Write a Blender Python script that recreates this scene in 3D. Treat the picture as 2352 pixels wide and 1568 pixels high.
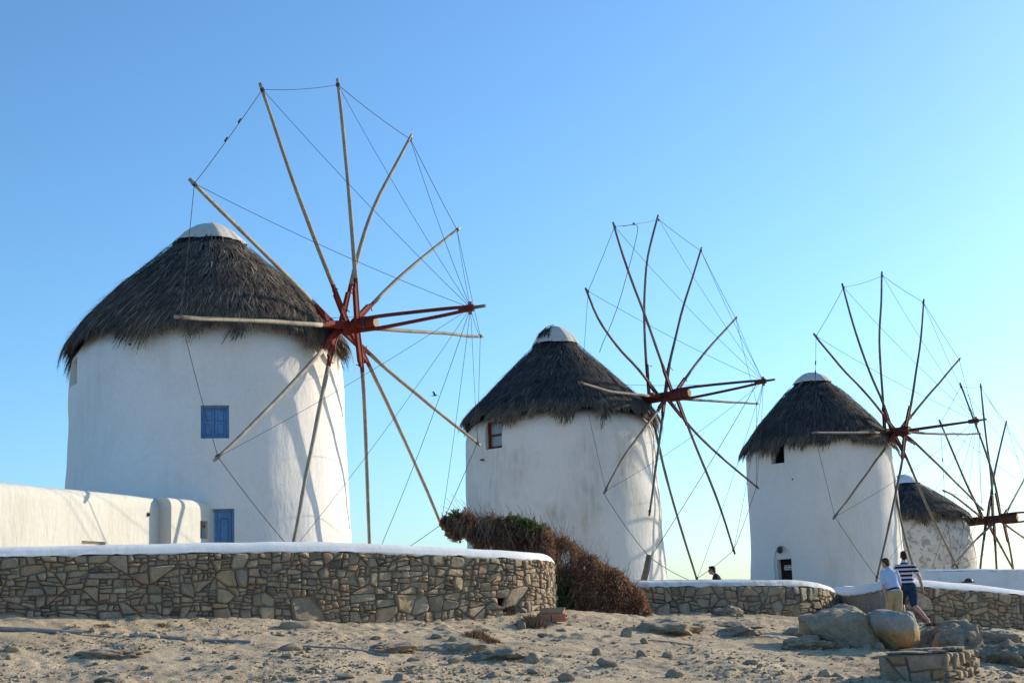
import bpy, bmesh, math, random
import numpy as np
from mathutils import Vector, Matrix

for o in list(bpy.data.objects): bpy.data.objects.remove(o)
scene = bpy.context.scene
COL = scene.collection
RNG = np.random.default_rng(7)
random.seed(7)

# ------------------------------------------------------------------ camera
# design coordinates: the photograph at 2352 x 1568
F, CX, CY = 3216.0, 1176.0, 784.0
PITCH, ROLL = math.atan(609.0 / F), 0.041
EYE = np.array([0.0, 0.0, 1.6])
_w = np.array([0, math.cos(PITCH), math.sin(PITCH)])
_r0 = np.array([1.0, 0, 0]); _u0 = np.cross(_r0, _w)
_r = math.cos(ROLL) * _r0 - math.sin(ROLL) * _u0
_u = math.sin(ROLL) * _r0 + math.cos(ROLL) * _u0
cam_d = bpy.data.cameras.new('camera'); cam = bpy.data.objects.new('camera', cam_d); COL.objects.link(cam)
cam.matrix_world = Matrix(((_r[0], _u[0], -_w[0], EYE[0]), (_r[1], _u[1], -_w[1], EYE[1]), (_r[2], _u[2], -_w[2], EYE[2]), (0, 0, 0, 1)))
cam_d.sensor_width = 36.0; cam_d.lens = F / 2352.0 * 36.0; cam_d.clip_start = 0.1; cam_d.clip_end = 6000
scene.camera = cam

# ------------------------------------------------------------------ sky, sun, exposure
SUN_AZ, SUN_EL = math.radians(55.0), math.radians(18.0)      # azimuth from +Y toward +X
world = bpy.data.worlds.new('World'); scene.world = world; world.use_nodes = True
wn = world.node_tree.nodes; wl = world.node_tree.links
sky = wn.new('ShaderNodeTexSky'); sky.sky_type = 'NISHITA'; sky.sun_disc = False
sky.sun_elevation = SUN_EL; sky.sun_rotation = SUN_AZ
sky.altitude = 0; sky.air_density = 1.0; sky.dust_density = 0.9; sky.ozone_density = 5.5
bg = wn['Background']; tint = wn.new('ShaderNodeMix'); tint.data_type = 'RGBA'; tint.blend_type = 'MULTIPLY'; tint.inputs[0].default_value = 1.0
tint.inputs[7].default_value = (.875, 1.02, 1.01, 1); wl.new(sky.outputs[0], tint.inputs[6]); wl.new(tint.outputs[2], bg.inputs[0]); bg.inputs[1].default_value = 0.14
sun_d = bpy.data.lights.new('sun', 'SUN'); sun = bpy.data.objects.new('sun', sun_d); COL.objects.link(sun)
sun_d.energy = 3.7; sun_d.angle = math.radians(0.53); sun_d.color = (1.0, 0.86, 0.66)
S = Vector((math.sin(SUN_AZ) * math.cos(SUN_EL), math.cos(SUN_AZ) * math.cos(SUN_EL), math.sin(SUN_EL)))
sun.rotation_euler = S.to_track_quat('Z', 'Y').to_euler()
scene.view_settings.view_transform = 'Standard'; scene.view_settings.look = 'None'
scene.view_settings.exposure = 0.7; scene.view_settings.gamma = 1.0

# ------------------------------------------------------------------ helpers
def ray(x, y): return _w + (x - CX) / F * _r - (y - CY) / F * _u
def at(x, y, dist):
    d = ray(x, y); return EYE + d * (dist / d[1])
def V(a): return Vector([float(t) for t in a])

def tag(o, label=None, cat=None, group=None, kind=None):
    if label: o['label'] = label
    if cat: o['category'] = cat
    if group: o['group'] = group
    if kind: o['kind'] = kind
    return o
def empty(name, loc, label=None, cat=None, group=None):
    o = bpy.data.objects.new(name, None); COL.objects.link(o); o.location = V(loc); o.empty_display_size = .3
    return tag(o, label, cat, group)
def obj(name, me, mats, parent=None, origin=None):
    """link a mesh given in world coordinates; geometry is re-centred on origin (or the parent's location)"""
    o = bpy.data.objects.new(name, me); COL.objects.link(o)
    for m in (mats if isinstance(mats, (list, tuple)) else [mats]): me.materials.append(m)
    org = np.zeros(3) if origin is None else np.asarray(origin, float)
    if origin is not None:
        n = len(me.vertices); co = np.empty(n * 3, np.float32); me.vertices.foreach_get('co', co)
        co = (co.reshape(-1, 3) - org).astype(np.float32); me.vertices.foreach_set('co', co.ravel())
    if parent is not None:
        o.parent = parent
        pl = np.array(parent['_w']) if '_w' in parent else np.array(parent.location)
        o.location = V(org - pl)
    else: o.location = V(org)
    o['_w'] = [float(t) for t in org]
    return o
def mesh(name, verts, faces, smooth=False):
    me = bpy.data.meshes.new(name)
    verts = np.asarray(verts, np.float32).reshape(-1, 3)
    if isinstance(faces, np.ndarray):
        k = faces.shape[1]; nf = len(faces)
        me.vertices.add(len(verts)); me.vertices.foreach_set('co', verts.ravel())
        me.loops.add(nf * k); me.loops.foreach_set('vertex_index', faces.astype(np.int32).ravel())
        me.polygons.add(nf); me.polygons.foreach_set('loop_start', np.arange(0, nf * k, k, dtype=np.int32))
        try: me.polygons.foreach_set('loop_total', np.full(nf, k, np.int32))
        except Exception: pass
        me.update(calc_edges=True); me.validate()
    else:
        me.from_pydata([tuple(map(float, v)) for v in verts], [], [tuple(map(int, f)) for f in faces]); me.update()
    if smooth: me.polygons.foreach_set('use_smooth', np.ones(len(me.polygons), bool))
    return me
def put(name, verts, faces, mats, parent=None, smooth=False, origin=None):
    if origin is None:
        vv = np.asarray(verts, float).reshape(-1, 3)
        origin = np.array([vv[:, 0].mean(), vv[:, 1].mean(), vv[:, 2].min()])
    return obj(name, mesh(name, verts, faces, smooth), mats, parent, origin)

def _hash(ix, iy, iz, seed):
    h = (ix.astype(np.int64) * 374761393 + iy.astype(np.int64) * 668265263 + iz.astype(np.int64) * 2147483647 + seed * 144665) & 0xffffffff
    h = ((h ^ (h >> 13)) * 1274126177) & 0xffffffff
    h = h ^ (h >> 16)
    return (h & 0xffff) / 65535.0
def vnoise(P, scale=1.0, seed=0):
    P = np.asarray(P, float) * scale
    i = np.floor(P).astype(np.int64); f = P - i; f = f * f * (3 - 2 * f)
    out = 0
    for dx in (0, 1):
        for dy in (0, 1):
            for dz in (0, 1):
                wgt = (f[..., 0] if dx else 1 - f[..., 0]) * (f[..., 1] if dy else 1 - f[..., 1]) * (f[..., 2] if dz else 1 - f[..., 2])
                out = out + wgt * _hash(i[..., 0] + dx, i[..., 1] + dy, i[..., 2] + dz, seed)
    return out * 2 - 1
def fbm(P, scale=1.0, oct=4, seed=0, gain=.5):
    a, t = 1.0, 0
    for k in range(oct):
        t = t + a * vnoise(P, scale * 2.03 ** k, seed + k * 17); a *= gain
    return t

def tube(pts, radii, n=8, cap=True, squash=None):
    """verts, faces of a closed tube along pts"""
    pts = np.asarray(pts, float); m = len(pts)
    radii = np.broadcast_to(np.asarray(radii, float), (m,))
    vs = []; ref = None
    for i in range(m):
        t = pts[min(i + 1, m - 1)] - pts[max(i - 1, 0)]; t = t / (np.linalg.norm(t) + 1e-12)
        if ref is None:
            ref = np.array([0, 0, 1.0]) if abs(t[2]) < .9 else np.array([1.0, 0, 0])
        a = ref - t * (ref @ t); a /= np.linalg.norm(a); b = np.cross(t, a); ref = a
        for k in range(n):
            th = 2 * math.pi * (k + .5) / n
            vs.append(pts[i] + radii[i] * (math.cos(th) * a + math.sin(th) * b))
    fs = [(i * n + k, i * n + (k + 1) % n, (i + 1) * n + (k + 1) % n, (i + 1) * n + k) for i in range(m - 1) for k in range(n)]
    if cap: fs += [tuple(range(n))[::-1], tuple((m - 1) * n + k for k in range(n))]
    return np.array(vs), fs
def box(c, ex, ey, ez, hx, hy, hz):
    c, ex, ey, ez = [np.asarray(t, float) for t in (c, ex, ey, ez)]
    vs = [c + sx * hx * ex + sy * hy * ey + sz * hz * ez for sx in (-1, 1) for sy in (-1, 1) for sz in (-1, 1)]
    fs = [(0, 1, 3, 2), (4, 6, 7, 5), (0, 4, 5, 1), (2, 3, 7, 6), (0, 2, 6, 4), (1, 5, 7, 3)]
    return np.array(vs), fs
def bevel_mesh(me, w, seg=1):
    bm = bmesh.new(); bm.from_mesh(me)
    bmesh.ops.recalc_face_normals(bm, faces=bm.faces)
    bmesh.ops.bevel(bm, geom=bm.edges[:], offset=w, segments=seg, profile=.5, affect='EDGES'); bm.to_mesh(me); bm.free()
def fixn(me):
    bm = bmesh.new(); bm.from_mesh(me); bmesh.ops.recalc_face_normals(bm, faces=bm.faces); bm.to_mesh(me); bm.free()
def putbox(name, c, ex, ey, ez, hx, hy, hz, mats, parent=None, bev=0.0, seg=1):
    v, f = box(c, ex, ey, ez, hx, hy, hz); me = mesh(name, v, f)
    if bev: bevel_mesh(me, bev, seg)
    else: fixn(me)
    return obj(name, me, mats, parent, np.asarray(c, float))
def join(parts):
    vs, fs, n = [], [], 0
    for v, f in parts:
        vs.append(np.asarray(v, float)); fs += [tuple(i + n for i in q) for q in f]; n += len(v)
    return np.concatenate(vs), fs

# ------------------------------------------------------------------ materials
def ramp(nt, fac, stops):
    r = nt.nodes.new('ShaderNodeValToRGB'); e = r.color_ramp.elements
    while len(e) < len(stops): e.new(.5)
    for q, (p, c) in zip(e, stops): q.position = p; q.color = (c[0], c[1], c[2], 1)
    nt.links.new(fac, r.inputs[0]); return r.outputs[0]
def noise(nt, vec, scale, detail=4, rough=.55, dist=0):
    n = nt.nodes.new('ShaderNodeTexNoise'); n.inputs['Scale'].default_value = scale
    n.inputs['Detail'].default_value = detail; n.inputs['Roughness'].default_value = rough; n.inputs['Distortion'].default_value = dist
    if vec is not None: nt.links.new(vec, n.inputs['Vector'])
    return n.outputs['Fac']
def mapping(nt, vec, scale=(1, 1, 1)):
    m = nt.nodes.new('ShaderNodeMapping'); m.inputs['Scale'].default_value = scale; nt.links.new(vec, m.inputs['Vector']); return m.outputs[0]
def mixc(nt, fac, a, b, mode='MIX'):
    m = nt.nodes.new('ShaderNodeMix'); m.data_type = 'RGBA'; m.blend_type = mode
    for sock, v in ((m.inputs[0], fac), (m.inputs[6], a), (m.inputs[7], b)):
        if hasattr(v, 'links') or hasattr(v, 'is_linked'): nt.links.new(v, sock)
        elif isinstance(v, (int, float)): sock.default_value = v
        else: sock.default_value = (v[0], v[1], v[2], 1)
    return m.outputs[2]
def bump(nt, h, strength, dist, prev=None):
    b = nt.nodes.new('ShaderNodeBump'); b.inputs['Strength'].default_value = strength; b.inputs['Distance'].default_value = dist
    nt.links.new(h, b.inputs['Height'])
    if prev is not None: nt.links.new(prev, b.inputs['Normal'])
    return b.outputs[0]
def newmat(name, rough=.85, spec=.3):
    m = bpy.data.materials.new(name); m.use_nodes = True; nt = m.node_tree; p = nt.nodes['Principled BSDF']
    p.inputs['Roughness'].default_value = rough
    if 'Specular IOR Level' in p.inputs: p.inputs['Specular IOR Level'].default_value = spec
    return m, nt, p
def coord(nt, which='Object'):
    if which == 'World':
        g = nt.nodes.new('ShaderNodeNewGeometry'); return g.outputs['Position']
    t = nt.nodes.new('ShaderNodeTexCoord'); return t.outputs[which]
def simple(name, c, rough=.7, spec=.3, var=.15, scale=12., bmp=.15, bd=.01, which='Object', metal=0):
    m, nt, p = newmat(name, rough, spec); vec = coord(nt, which)
    c = np.array(c); f = noise(nt, vec, scale, 5, .6)
    nt.links.new(ramp(nt, f, [(.3, c * (1 - var)), (.7, np.minimum(c * (1 + var), 1))]), p.inputs['Base Color'])
    if bmp: nt.links.new(bump(nt, noise(nt, vec, scale * 4, 4), bmp, bd), p.inputs['Normal'])
    p.inputs['Metallic'].default_value = metal
    return m
def island(nt):
    g = nt.nodes.new('ShaderNodeNewGeometry'); return g.outputs['Random Per Island']

def plaster(name, base, stain, amt, streak=.5, patches=None, blotch=.35):
    """whitewashed lime plaster: brushed relief, vertical rain streaks, blotches of grime"""
    m, nt, p = newmat(name, .9, .15); vec = coord(nt, 'World')
    st = noise(nt, mapping(nt, vec, (5.0, 5.0, .55)), 1.0, 6, .65)
    bl = noise(nt, mapping(nt, vec, (1, 1, .8)), blotch, 6, .62)
    k1 = ramp(nt, st, [(.45, (0, 0, 0)), (.75, (1, 1, 1))]); k2 = ramp(nt, bl, [(.45, (0, 0, 0)), (.72, (1, 1, 1))])
    mul = nt.nodes.new('ShaderNodeMath'); mul.operation = 'MULTIPLY'; nt.links.new(k1, mul.inputs[0]); nt.links.new(k2, mul.inputs[1])
    mm = nt.nodes.new('ShaderNodeMath'); mm.operation = 'MULTIPLY_ADD'; nt.links.new(k2, mm.inputs[0]); mm.inputs[1].default_value = 1 - streak; nt.links.new(mul.outputs[0], mm.inputs[2])
    am = nt.nodes.new('ShaderNodeMath'); am.operation = 'MULTIPLY'; am.use_clamp = True; nt.links.new(mm.outputs[0], am.inputs[0]); am.inputs[1].default_value = amt
    c = mixc(nt, am.outputs[0], base, stain)
    fine = noise(nt, vec, 9.0, 6, .7)
    c = mixc(nt, 1.0, c, ramp(nt, fine, [(.3, (.92, .92, .91)), (.65, (1, 1, 1))]), 'MULTIPLY')
    chips = noise(nt, vec, 14.0, 3, .5)
    c = mixc(nt, ramp(nt, chips, [(.72, (0, 0, 0)), (.76, (.6, .6, .6))]), c, tuple(np.array(stain) * .55))
    if patches:
        pn = noise(nt, vec, patches[1], 7, .65, .4)
        c = mixc(nt, ramp(nt, pn, [(patches[2], (0, 0, 0)), (patches[2] + .05, (1, 1, 1))]), c, patches[0])
    nt.links.new(c, p.inputs['Base Color'])
    b1 = bump(nt, noise(nt, mapping(nt, vec, (1, 1, .35)), 7.0, 5, .6), .18 if 'cap' in name else .32, .05)
    b2 = bump(nt, noise(nt, vec, 45.0, 3, .6), .25, .012, b1)
    nt.links.new(b2, p.inputs['Normal'])
    return m

MT = {}
MT['white1'] = plaster('whitewash_clean', (.85, .81, .77), (.50, .46, .40), .40)
MT['white2'] = plaster('whitewash_stained', (.74, .72, .68), (.40, .34, .24), 1.0, .55, ((.50, .49, .47), .9, .66))
MT['white3'] = plaster('whitewash_aged', (.78, .77, .74), (.50, .44, .33), .5, .55)
MT['white4'] = plaster('whitewash_peeling', (.66, .63, .58), (.40, .36, .30), .8, .4, ((.36, .325, .28), 3.2, .52), 1.6)
MT['whiteh'] = plaster('whitewash_house', (.66, .64, .58), (.47, .42, .32), .7, .7)
MT['cap'] = plaster('whitewash_cap', (.80, .80, .79), (.58, .55, .50), .35, .2, None, 1.1)
MT['cap_old'] = plaster('whitewash_cap_worn', (.72, .71, .68), (.34, .31, .27), .9, .15, None, 2.5)
MT['render'] = plaster('rough_brown_render', (.34, .29, .23), (.15, .13, .11), .9, .8, ((.46, .41, .34), 2.2, .58), 2.0)

def stone_mat(name, stops, isl=False, speck=.25):
    m, nt, p = newmat(name, .92, .2); vec = coord(nt, 'World')
    if isl: rnd = island(nt)
    else:
        oi = nt.nodes.new('ShaderNodeObjectInfo'); rnd = oi.outputs['Random']
    c = ramp(nt, rnd, stops)
    n1 = noise(nt, vec, 5.0, 6, .65); c = mixc(nt, 1.0, c, ramp(nt, n1, [(.25, (.62, .62, .64)), (.55, (1, 1, 1)), (.8, (1.2, 1.15, 1.08))]), 'MULTIPLY')
    n2 = noise(nt, vec, 2.2, 5, .7, .6); c = mixc(nt, ramp(nt, n2, [(.52, (0, 0, 0)), (.68, (.55, .55, .55))]), c, (.30, .21, .12))
    n3 = noise(nt, vec, 90.0, 2, .5); c = mixc(nt, 1.0, c, ramp(nt, n3, [(.3, (1 - speck,) * 3), (.7, (1 + speck,) * 3)]), 'MULTIPLY')
    nt.links.new(c, p.inputs['Base Color'])
    b = bump(nt, noise(nt, vec, 7.0, 7, .75), .95, .09); b = bump(nt, noise(nt, vec, 45.0, 4, .65), .7, .02, b)
    nt.links.new(b, p.inputs['Normal']); return m
ST = [(0, (.19, .16, .13)), (.10, (.34, .275, .20)), (.3, (.46, .36, .245)), (.5, (.54, .42, .28)), (.66, (.40, .33, .245)), (.82, (.52, .375, .23)), (.94, (.41, .27, .19)), (1, (.60, .50, .37))]
MT['stone'] = stone_mat('field_stone', ST)
MT['stone_i'] = stone_mat('field_stone_filler', ST, True)
MT['granite'] = stone_mat('grey_granite', [(0, (.36, .30, .225)), (.5, (.44, .36, .26)), (1, (.40, .32, .23))], False, .4)
MT['granite_o'] = stone_mat('ochre_granite', [(0, (.44, .25, .11)), (.5, (.50, .32, .16)), (1, (.46, .27, .12))], False, .4)
MT['pebble'] = stone_mat('gravel_stone', [(0, (.33, .265, .19)), (.4, (.47, .37, .25)), (.8, (.55, .44, .31)), (1, (.70, .61, .48))], True)
MT['mortar'] = simple('lime_mortar', (.20, .168, .13), .95, .1, .35, 9., .6, .03, 'World')

def ground_mat():
    m, nt, p = newmat('dusty_sand', .95, .1); vec = coord(nt, 'World')
    n1 = noise(nt, vec, .55, 6, .6); n2 = noise(nt, vec, 6.0, 6, .7); n3 = noise(nt, vec, 40., 3, .6)
    c = ramp(nt, n1, [(.3, (.43, .33, .215)), (.48, (.58, .45, .295)), (.7, (.67, .53, .35))])
    c = mixc(nt, ramp(nt, n2, [(.5, (0, 0, 0)), (.7, (.7, .7, .7))]), c, (.46, .375, .265))
    c = mixc(nt, 1.0, c, ramp(nt, n3, [(.3, (.78, .78, .78)), (.7, (1.15, 1.14, 1.12))]), 'MULTIPLY')
    nt.links.new(c, p.inputs['Base Color'])
    gp = noise(nt, vec, 1.3, 5, .7, .5); c0 = c
    c = mixc(nt, ramp(nt, gp, [(.54, (0, 0, 0)), (.66, (.8, .8, .8))]), c0, (.30, .255, .195)); nt.links.new(c, p.inputs['Base Color'])
    n4 = noise(nt, vec, 95., 2, .6)
    b = bump(nt, n2, .7, .09); b = bump(nt, n3, .8, .03, b); b = bump(nt, n4, .5, .012, b); nt.links.new(b, p.inputs['Normal']); return m
MT['ground'] = ground_mat()

def strand_mat(name, stops, rough=.8, trans=0.0):
    m, nt, p = newmat(name, rough, .25)
    c = ramp(nt, island(nt), stops)
    if 'thatch' in name:
        pn = noise(nt, coord(nt, 'World'), 1.1, 5, .65); c = mixc(nt, 1.0, c, ramp(nt, pn, [(.3, (.52, .51, .53)), (.55, (.85, .83, .82)), (.72, (1.35, 1.2, 1.02))]), 'MULTIPLY')
    nt.links.new(c, p.inputs['Base Color'])
    if trans:
        tr = nt.nodes.new('ShaderNodeBsdfTranslucent'); mx = nt.nodes.new('ShaderNodeMixShader'); mx.inputs[0].default_value = trans; nt.links.new(p.inputs['Base Color'].links[0].from_socket, tr.inputs[0])
        nt.links.new(p.outputs[0], mx.inputs[1]); nt.links.new(tr.outputs[0], mx.inputs[2]); nt.links.new(mx.outputs[0], nt.nodes['Material Output'].inputs[0])
    return m
MT['thatch1'] = strand_mat('brown_thatch', [(0, (.055, .044, .037)), (.45, (.120, .094, .076)), (.8, (.19, .148, .112)), (.93, (.28, .22, .155)), (1, (.48, .39, .27))])
MT['thatch2'] = strand_mat('slate_thatch', [(0, (.034, .033, .034)), (.5, (.070, .066, .066)), (.85, (.115, .104, .096)), (.97, (.18, .15, .115)), (1, (.34, .28, .20))])
MT['fringe'] = strand_mat('thatch_fringe', [(0, (.055, .044, .035)), (.5, (.135, .102, .074)), (1, (.28, .21, .14))])
MT['thatch_core'] = simple('thatch_core', (.035, .031, .029), .95, .1, .4, 8., .8, .05)
def wood(name, c, dark):
    m, nt, p = newmat(name, .8, .25); vec = coord(nt, 'World')
    n = noise(nt, vec, 1.6, 6, .7); n2 = noise(nt, vec, 9., 4, .6)
    col = ramp(nt, n, [(.3, dark), (.6, c)]); col = mixc(nt, 1., col, ramp(nt, n2, [(.3, (.8, .8, .8)), (.6, (1.05, 1.05, 1.05))]), 'MULTIPLY')
    nt.links.new(col, p.inputs['Base Color']); return m
MT['pole1'] = wood('weathered_pale_wood', (.38, .33, .25), (.22, .19, .155))
MT['pole2'] = wood('weathered_grey_wood', (.22, .185, .14), (.09, .075, .06))
MT['endgrain'] = wood('end_grain', (.45, .33, .22), (.22, .14, .09))
def paint(name, c, worn):
    m, nt, p = newmat(name, .75, .2); vec = coord(nt, 'World')
    n = noise(nt, vec, 7., 6, .7); n2 = noise(nt, vec, 30., 4, .6)
    col = ramp(nt, n, [(.35, np.array(c) * .75), (.6, c)]); col = mixc(nt, ramp(nt, n2, [(.62, (0, 0, 0)), (.74, (.7, .7, .7))]), col, worn)
    nt.links.new(col, p.inputs['Base Color']); nt.links.new(bump(nt, n2, .3, .008), p.inputs['Normal']); return m
MT['red1'] = paint('red_paint', (.20, .024, .014), (.13, .06, .04))
MT['red2'] = paint('dark_red_paint', (.12, .026, .018), (.07, .04, .03))
MT['brownpaint'] = paint('brown_paint', (.085, .034, .024), (.06, .035, .025))
MT['blue'] = paint('blue_paint', (.13, .28, .52), (.10, .21, .40))
MT['bluedk'] = paint('blue_paint_groove', (.09, .21, .42), (.08, .18, .34))
MT['door'] = paint('dark_brown_door', (.035, .018, .016), (.02, .012, .01))
MT['glass'] = simple('grey_pane', (.20, .24, .27), .25, .5, .1, 3, 0)
MT['iron'] = simple('dark_iron', (.03, .03, .032), .5, .5, .3, 20)
MT['rope'] = simple('dark_rope', (.07, .065, .06), .9, .1, .3, 30)
MT['canvas'] = simple('cream_canvas', (.54, .51, .44), .85, .2, .08, 3., .25, .03, 'World')
MT['canvas_b'] = simple('white_canvas', (.72, .73, .74), .85, .2, .08, 3., .25, .03, 'World')
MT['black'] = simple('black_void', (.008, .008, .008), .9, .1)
MT['pipe'] = simple('grey_pipe', (.25, .245, .24), .6, .4, .3, 9., .2, .01, 'World')
MT['sign'] = simple('white_sign', (.75, .75, .74), .6)
MT['terracotta'] = simple('terracotta', (.48, .20, .12), .85, .2, .25, 14)
MT['board'] = wood('weathered_board', (.30, .19, .10), (.16, .10, .06))

# ------------------------------------------------------------------ terrain
def horizon(x): return 1387 + .041 * (1176 - x)
_gc = [(0, 1568, 21), (600, 1568, 21.6), (1176, 1568, 22.6), (1800, 1568, 24), (2352, 1568, 25),
       (0, 1490, 23.2), (600, 1490, 24.6), (1176, 1490, 26.5), (1600, 1490, 27.6),
       (-150, 1415, 25.0), (0, 1417, 25.5), (330, 1418, 26.9), (640, 1420, 28.4), (900, 1423, 29.9), (1100, 1418, 31.3), (1230, 1410, 32.4), (1290, 1404, 34),
       (1400, 1408, 36), (1500, 1408, 37.2), (1700, 1408, 38.3), (1850, 1412, 39.3), (1600, 1440, 32.5), (1300, 1450, 30),
       (1930, 1402, 40), (2043, 1464, 33.5), (2110, 1438, 34.8), (2150, 1440, 34.6), (2250, 1440, 35), (2350, 1460, 36.3), (2420, 1462, 36.8),
       (1830, 1490, 29.3), (2000, 1500, 29.2), (2120, 1500, 30.2), (2200, 1512, 29.2), (2300, 1522, 28.6), (2400, 1530, 28.4)]
_GP = [at(*c) for c in _gc]
_GP += [np.array(p) for p in [(-12, 10, .3), (0, 10, .1), (10, 10, -.2), (-12, 0, 0), (0, 0, 0), (12, 0, -.3), (-22, 25, 1.9), (22, 25, -.6), (-14, 36, 2.0), (-5, 37, 2.0), (2, 45, 1.9), (10, 48, 1.6), (14, 58, 1.5), (24, 45, .4), (-25, 50, 1.5), (0, 65, 1.2), (28, 70, -.6), (20, 80, -.5), (-10, 85, 0), (35, 50, -.5)]]
_GP = np.array(_GP)
def _tps(P):
    n = len(P); d = np.linalg.norm(P[:, None, :2] - P[None, :, :2], axis=2); K = np.where(d > 0, d * d * np.log(d + 1e-9), 0) + np.eye(n) * .25
    A = np.zeros((n + 3, n + 3)); A[:n, :n] = K; A[:n, n] = 1; A[:n, n + 1:] = P[:, :2]; A[n, :n] = 1; A[n + 1:, :n] = P[:, :2].T
    return np.linalg.solve(A, np.concatenate([P[:, 2], np.zeros(3)]))
_GW = _tps(_GP)
def gz0(x, y):
    x = np.asarray(x, float); y = np.asarray(y, float); n = len(_GP)
    xc = np.clip(x, -26, 38); yc = np.clip(y, -5, 88)
    z = _GW[n] + _GW[n + 1] * xc + _GW[n + 2] * yc
    for i in range(n):
        d2 = (xc - _GP[i, 0]) ** 2 + (yc - _GP[i, 1]) ** 2
        z = z + _GW[i] * .5 * d2 * np.log(d2 + 1e-12)
    far = np.sqrt(np.maximum(np.abs(x - 6) - 32, 0) ** 2 + np.maximum(np.abs(y - 40) - 48, 0) ** 2)
    k = np.clip(far / 120, 0, 1); k = k * k * (3 - 2 * k)
    return z * (1 - k) + (-14) * k
def gz(x, y):
    x = np.asarray(x, float); y = np.asarray(y, float)
    P = np.stack([x, y, np.zeros_like(x)], -1)
    z = gz0(x, y) + .045 * fbm(P, .55, 3, 3) + .022 * fbm(P, 2.3, 3, 9)
    rub = np.clip(fbm(P, .8, 3, 41) - .05, 0, 1)
    return z + rub * .035 * (1 + fbm(P, 7.0, 2, 5))
def ghit(x, y):
    """where the line of sight meets the terrain"""
    d = ray(x, y); t = np.linspace(18, 48, 900); P = EYE + d[None] * (t / d[1])[:, None]
    h = P[:, 2] - gz(P[:, 0], P[:, 1]); k = np.argmax(h < 0)
    return P[k] if (h < 0).any() else P[-1]

def axis_coords(lo, hi, step, outs):
    core = np.arange(lo, hi + 1e-6, step); a = [lo - o for o in outs][::-1]; b = [hi + o for o in outs]
    return np.concatenate([a, core, b])
outs = [.15, .4, .8, 1.4, 2.2, 3.2, 4.5, 6.5, 9, 13, 19, 28, 42, 65, 100, 160, 260, 450, 800, 1500, 2800]
gx = axis_coords(-12.5, 17.0, .055, outs); gy = axis_coords(19.8, 38.5, .06, outs)
X, Y = np.meshgrid(gx, gy); Z = gz(X, Y)
P = np.stack([X, Y, Z], -1).reshape(-1, 3)
_F = np.stack([P[:, 0], P[:, 1], P[:, 0] * 0], -1); fine = (.010 + .014 * np.clip(vnoise(_F, .7, 12) + .3, 0, 1)) * fbm(_F, 9.0, 3, 77)
P[:, 2] += np.where((np.abs(P[:, 0] - 2.2) < 15) & (P[:, 1] > 20) & (P[:, 1] < 39), fine, 0)
nx, ny = len(gx), len(gy); idx = np.arange(nx * ny).reshape(ny, nx)
faces = np.stack([idx[:-1, :-1], idx[:-1, 1:], idx[1:, 1:], idx[1:, :-1]], -1).reshape(-1, 4)
tag(obj('ground', mesh('ground', P, faces, True), MT['ground']), kind='structure')

# ------------------------------------------------------------------ rubble-stone walls
def power_cells(W, H, radii, aniso=1.55, seed=0):
    """irregular convex stones packed in a W x H sheet"""
    rg = np.random.default_rng(seed); pts, rs = [], []
    for r, tries, fill in radii:
        for _ in range(tries):
            p = rg.uniform((0, 0), (W, H)); rr = r * rg.uniform(.85, 1.2)
            if pts:
                d = np.array(pts) - p; d[:, 0] /= aniso; dd = np.hypot(d[:, 0], d[:, 1])
                if (dd < (np.array(rs) + rr) * fill).any(): continue
            pts.append(p); rs.append(rr)
    pts = np.array(pts); rs = np.array(rs); Q = pts / np.array([aniso, 1.0]); cells = []
    for i in range(len(Q)):
        poly = [np.array(t) for t in ((0, 0), (W / aniso, 0), (W / aniso, H), (0, H))]
        d = np.linalg.norm(Q - Q[i], axis=1)
        for j in np.argsort(d)[1:60]:
            n = Q[j] - Q[i]; L = n @ n
            c = (L + rs[i] ** 2 - rs[j] ** 2) / 2          # keep (x-Qi).n < c
            new = []
            for a, b in zip(poly, poly[1:] + poly[:1]):
                sa, sb = (a - Q[i]) @ n - c, (b - Q[i]) @ n - c
                if sa <= 0: new.append(a)
                if (sa < 0) != (sb < 0) and abs(sa - sb) > 1e-12: new.append(a + (b - a) * (sa / (sa - sb)))
            poly = new
            if len(poly) < 3: break
        if len(poly) >= 3: cells.append(np.array(poly) * np.array([aniso, 1.0]))
    return cells
def split_cells(cells, rg, med, sig):
    """break coarse cells into rubble: tilted cuts across the longer side until each piece reaches its own target size"""
    out = []; stack = [(c, med * math.exp(rg.normal(0, sig))) for c in cells]
    while stack:
        p, tgt = stack.pop(); a = poly_area(p)
        if a < tgt * 1.5 or a < .004: out.append(p); continue
        w, h = np.ptp(p[:, 0]), np.ptp(p[:, 1]); c = p.mean(0); vert = w > h * rg.uniform(1.25, 2.1)
        ang = (0 if vert else math.pi / 2) + rg.normal(0, .20 if vert else .10); nn = np.array([math.cos(ang), math.sin(ang)])
        d = (p - c) @ nn; cut = rg.uniform(-.22, .22) * np.ptp(d) + (d.max() + d.min()) / 2; L, R_ = [], []
        for i in range(len(p)):
            A, B = p[i], p[(i + 1) % len(p)]; sa, sb = d[i] - cut, d[(i + 1) % len(p)] - cut
            (L if sa <= 0 else R_).append(A)
            if (sa < 0) != (sb < 0) and abs(sa - sb) > 1e-9: X_ = A + (B - A) * (sa / (sa - sb)); L.append(X_); R_.append(X_)
        if len(L) < 3 or len(R_) < 3: out.append(p); continue
        for q in (L, R_): stack.append((np.array(q), med * math.exp(rg.normal(0, sig))))
    return out
def poly_area(p): x, y = p[:, 0], p[:, 1]; return .5 * abs((x * np.roll(y, -1) - y * np.roll(x, -1)).sum())
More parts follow.
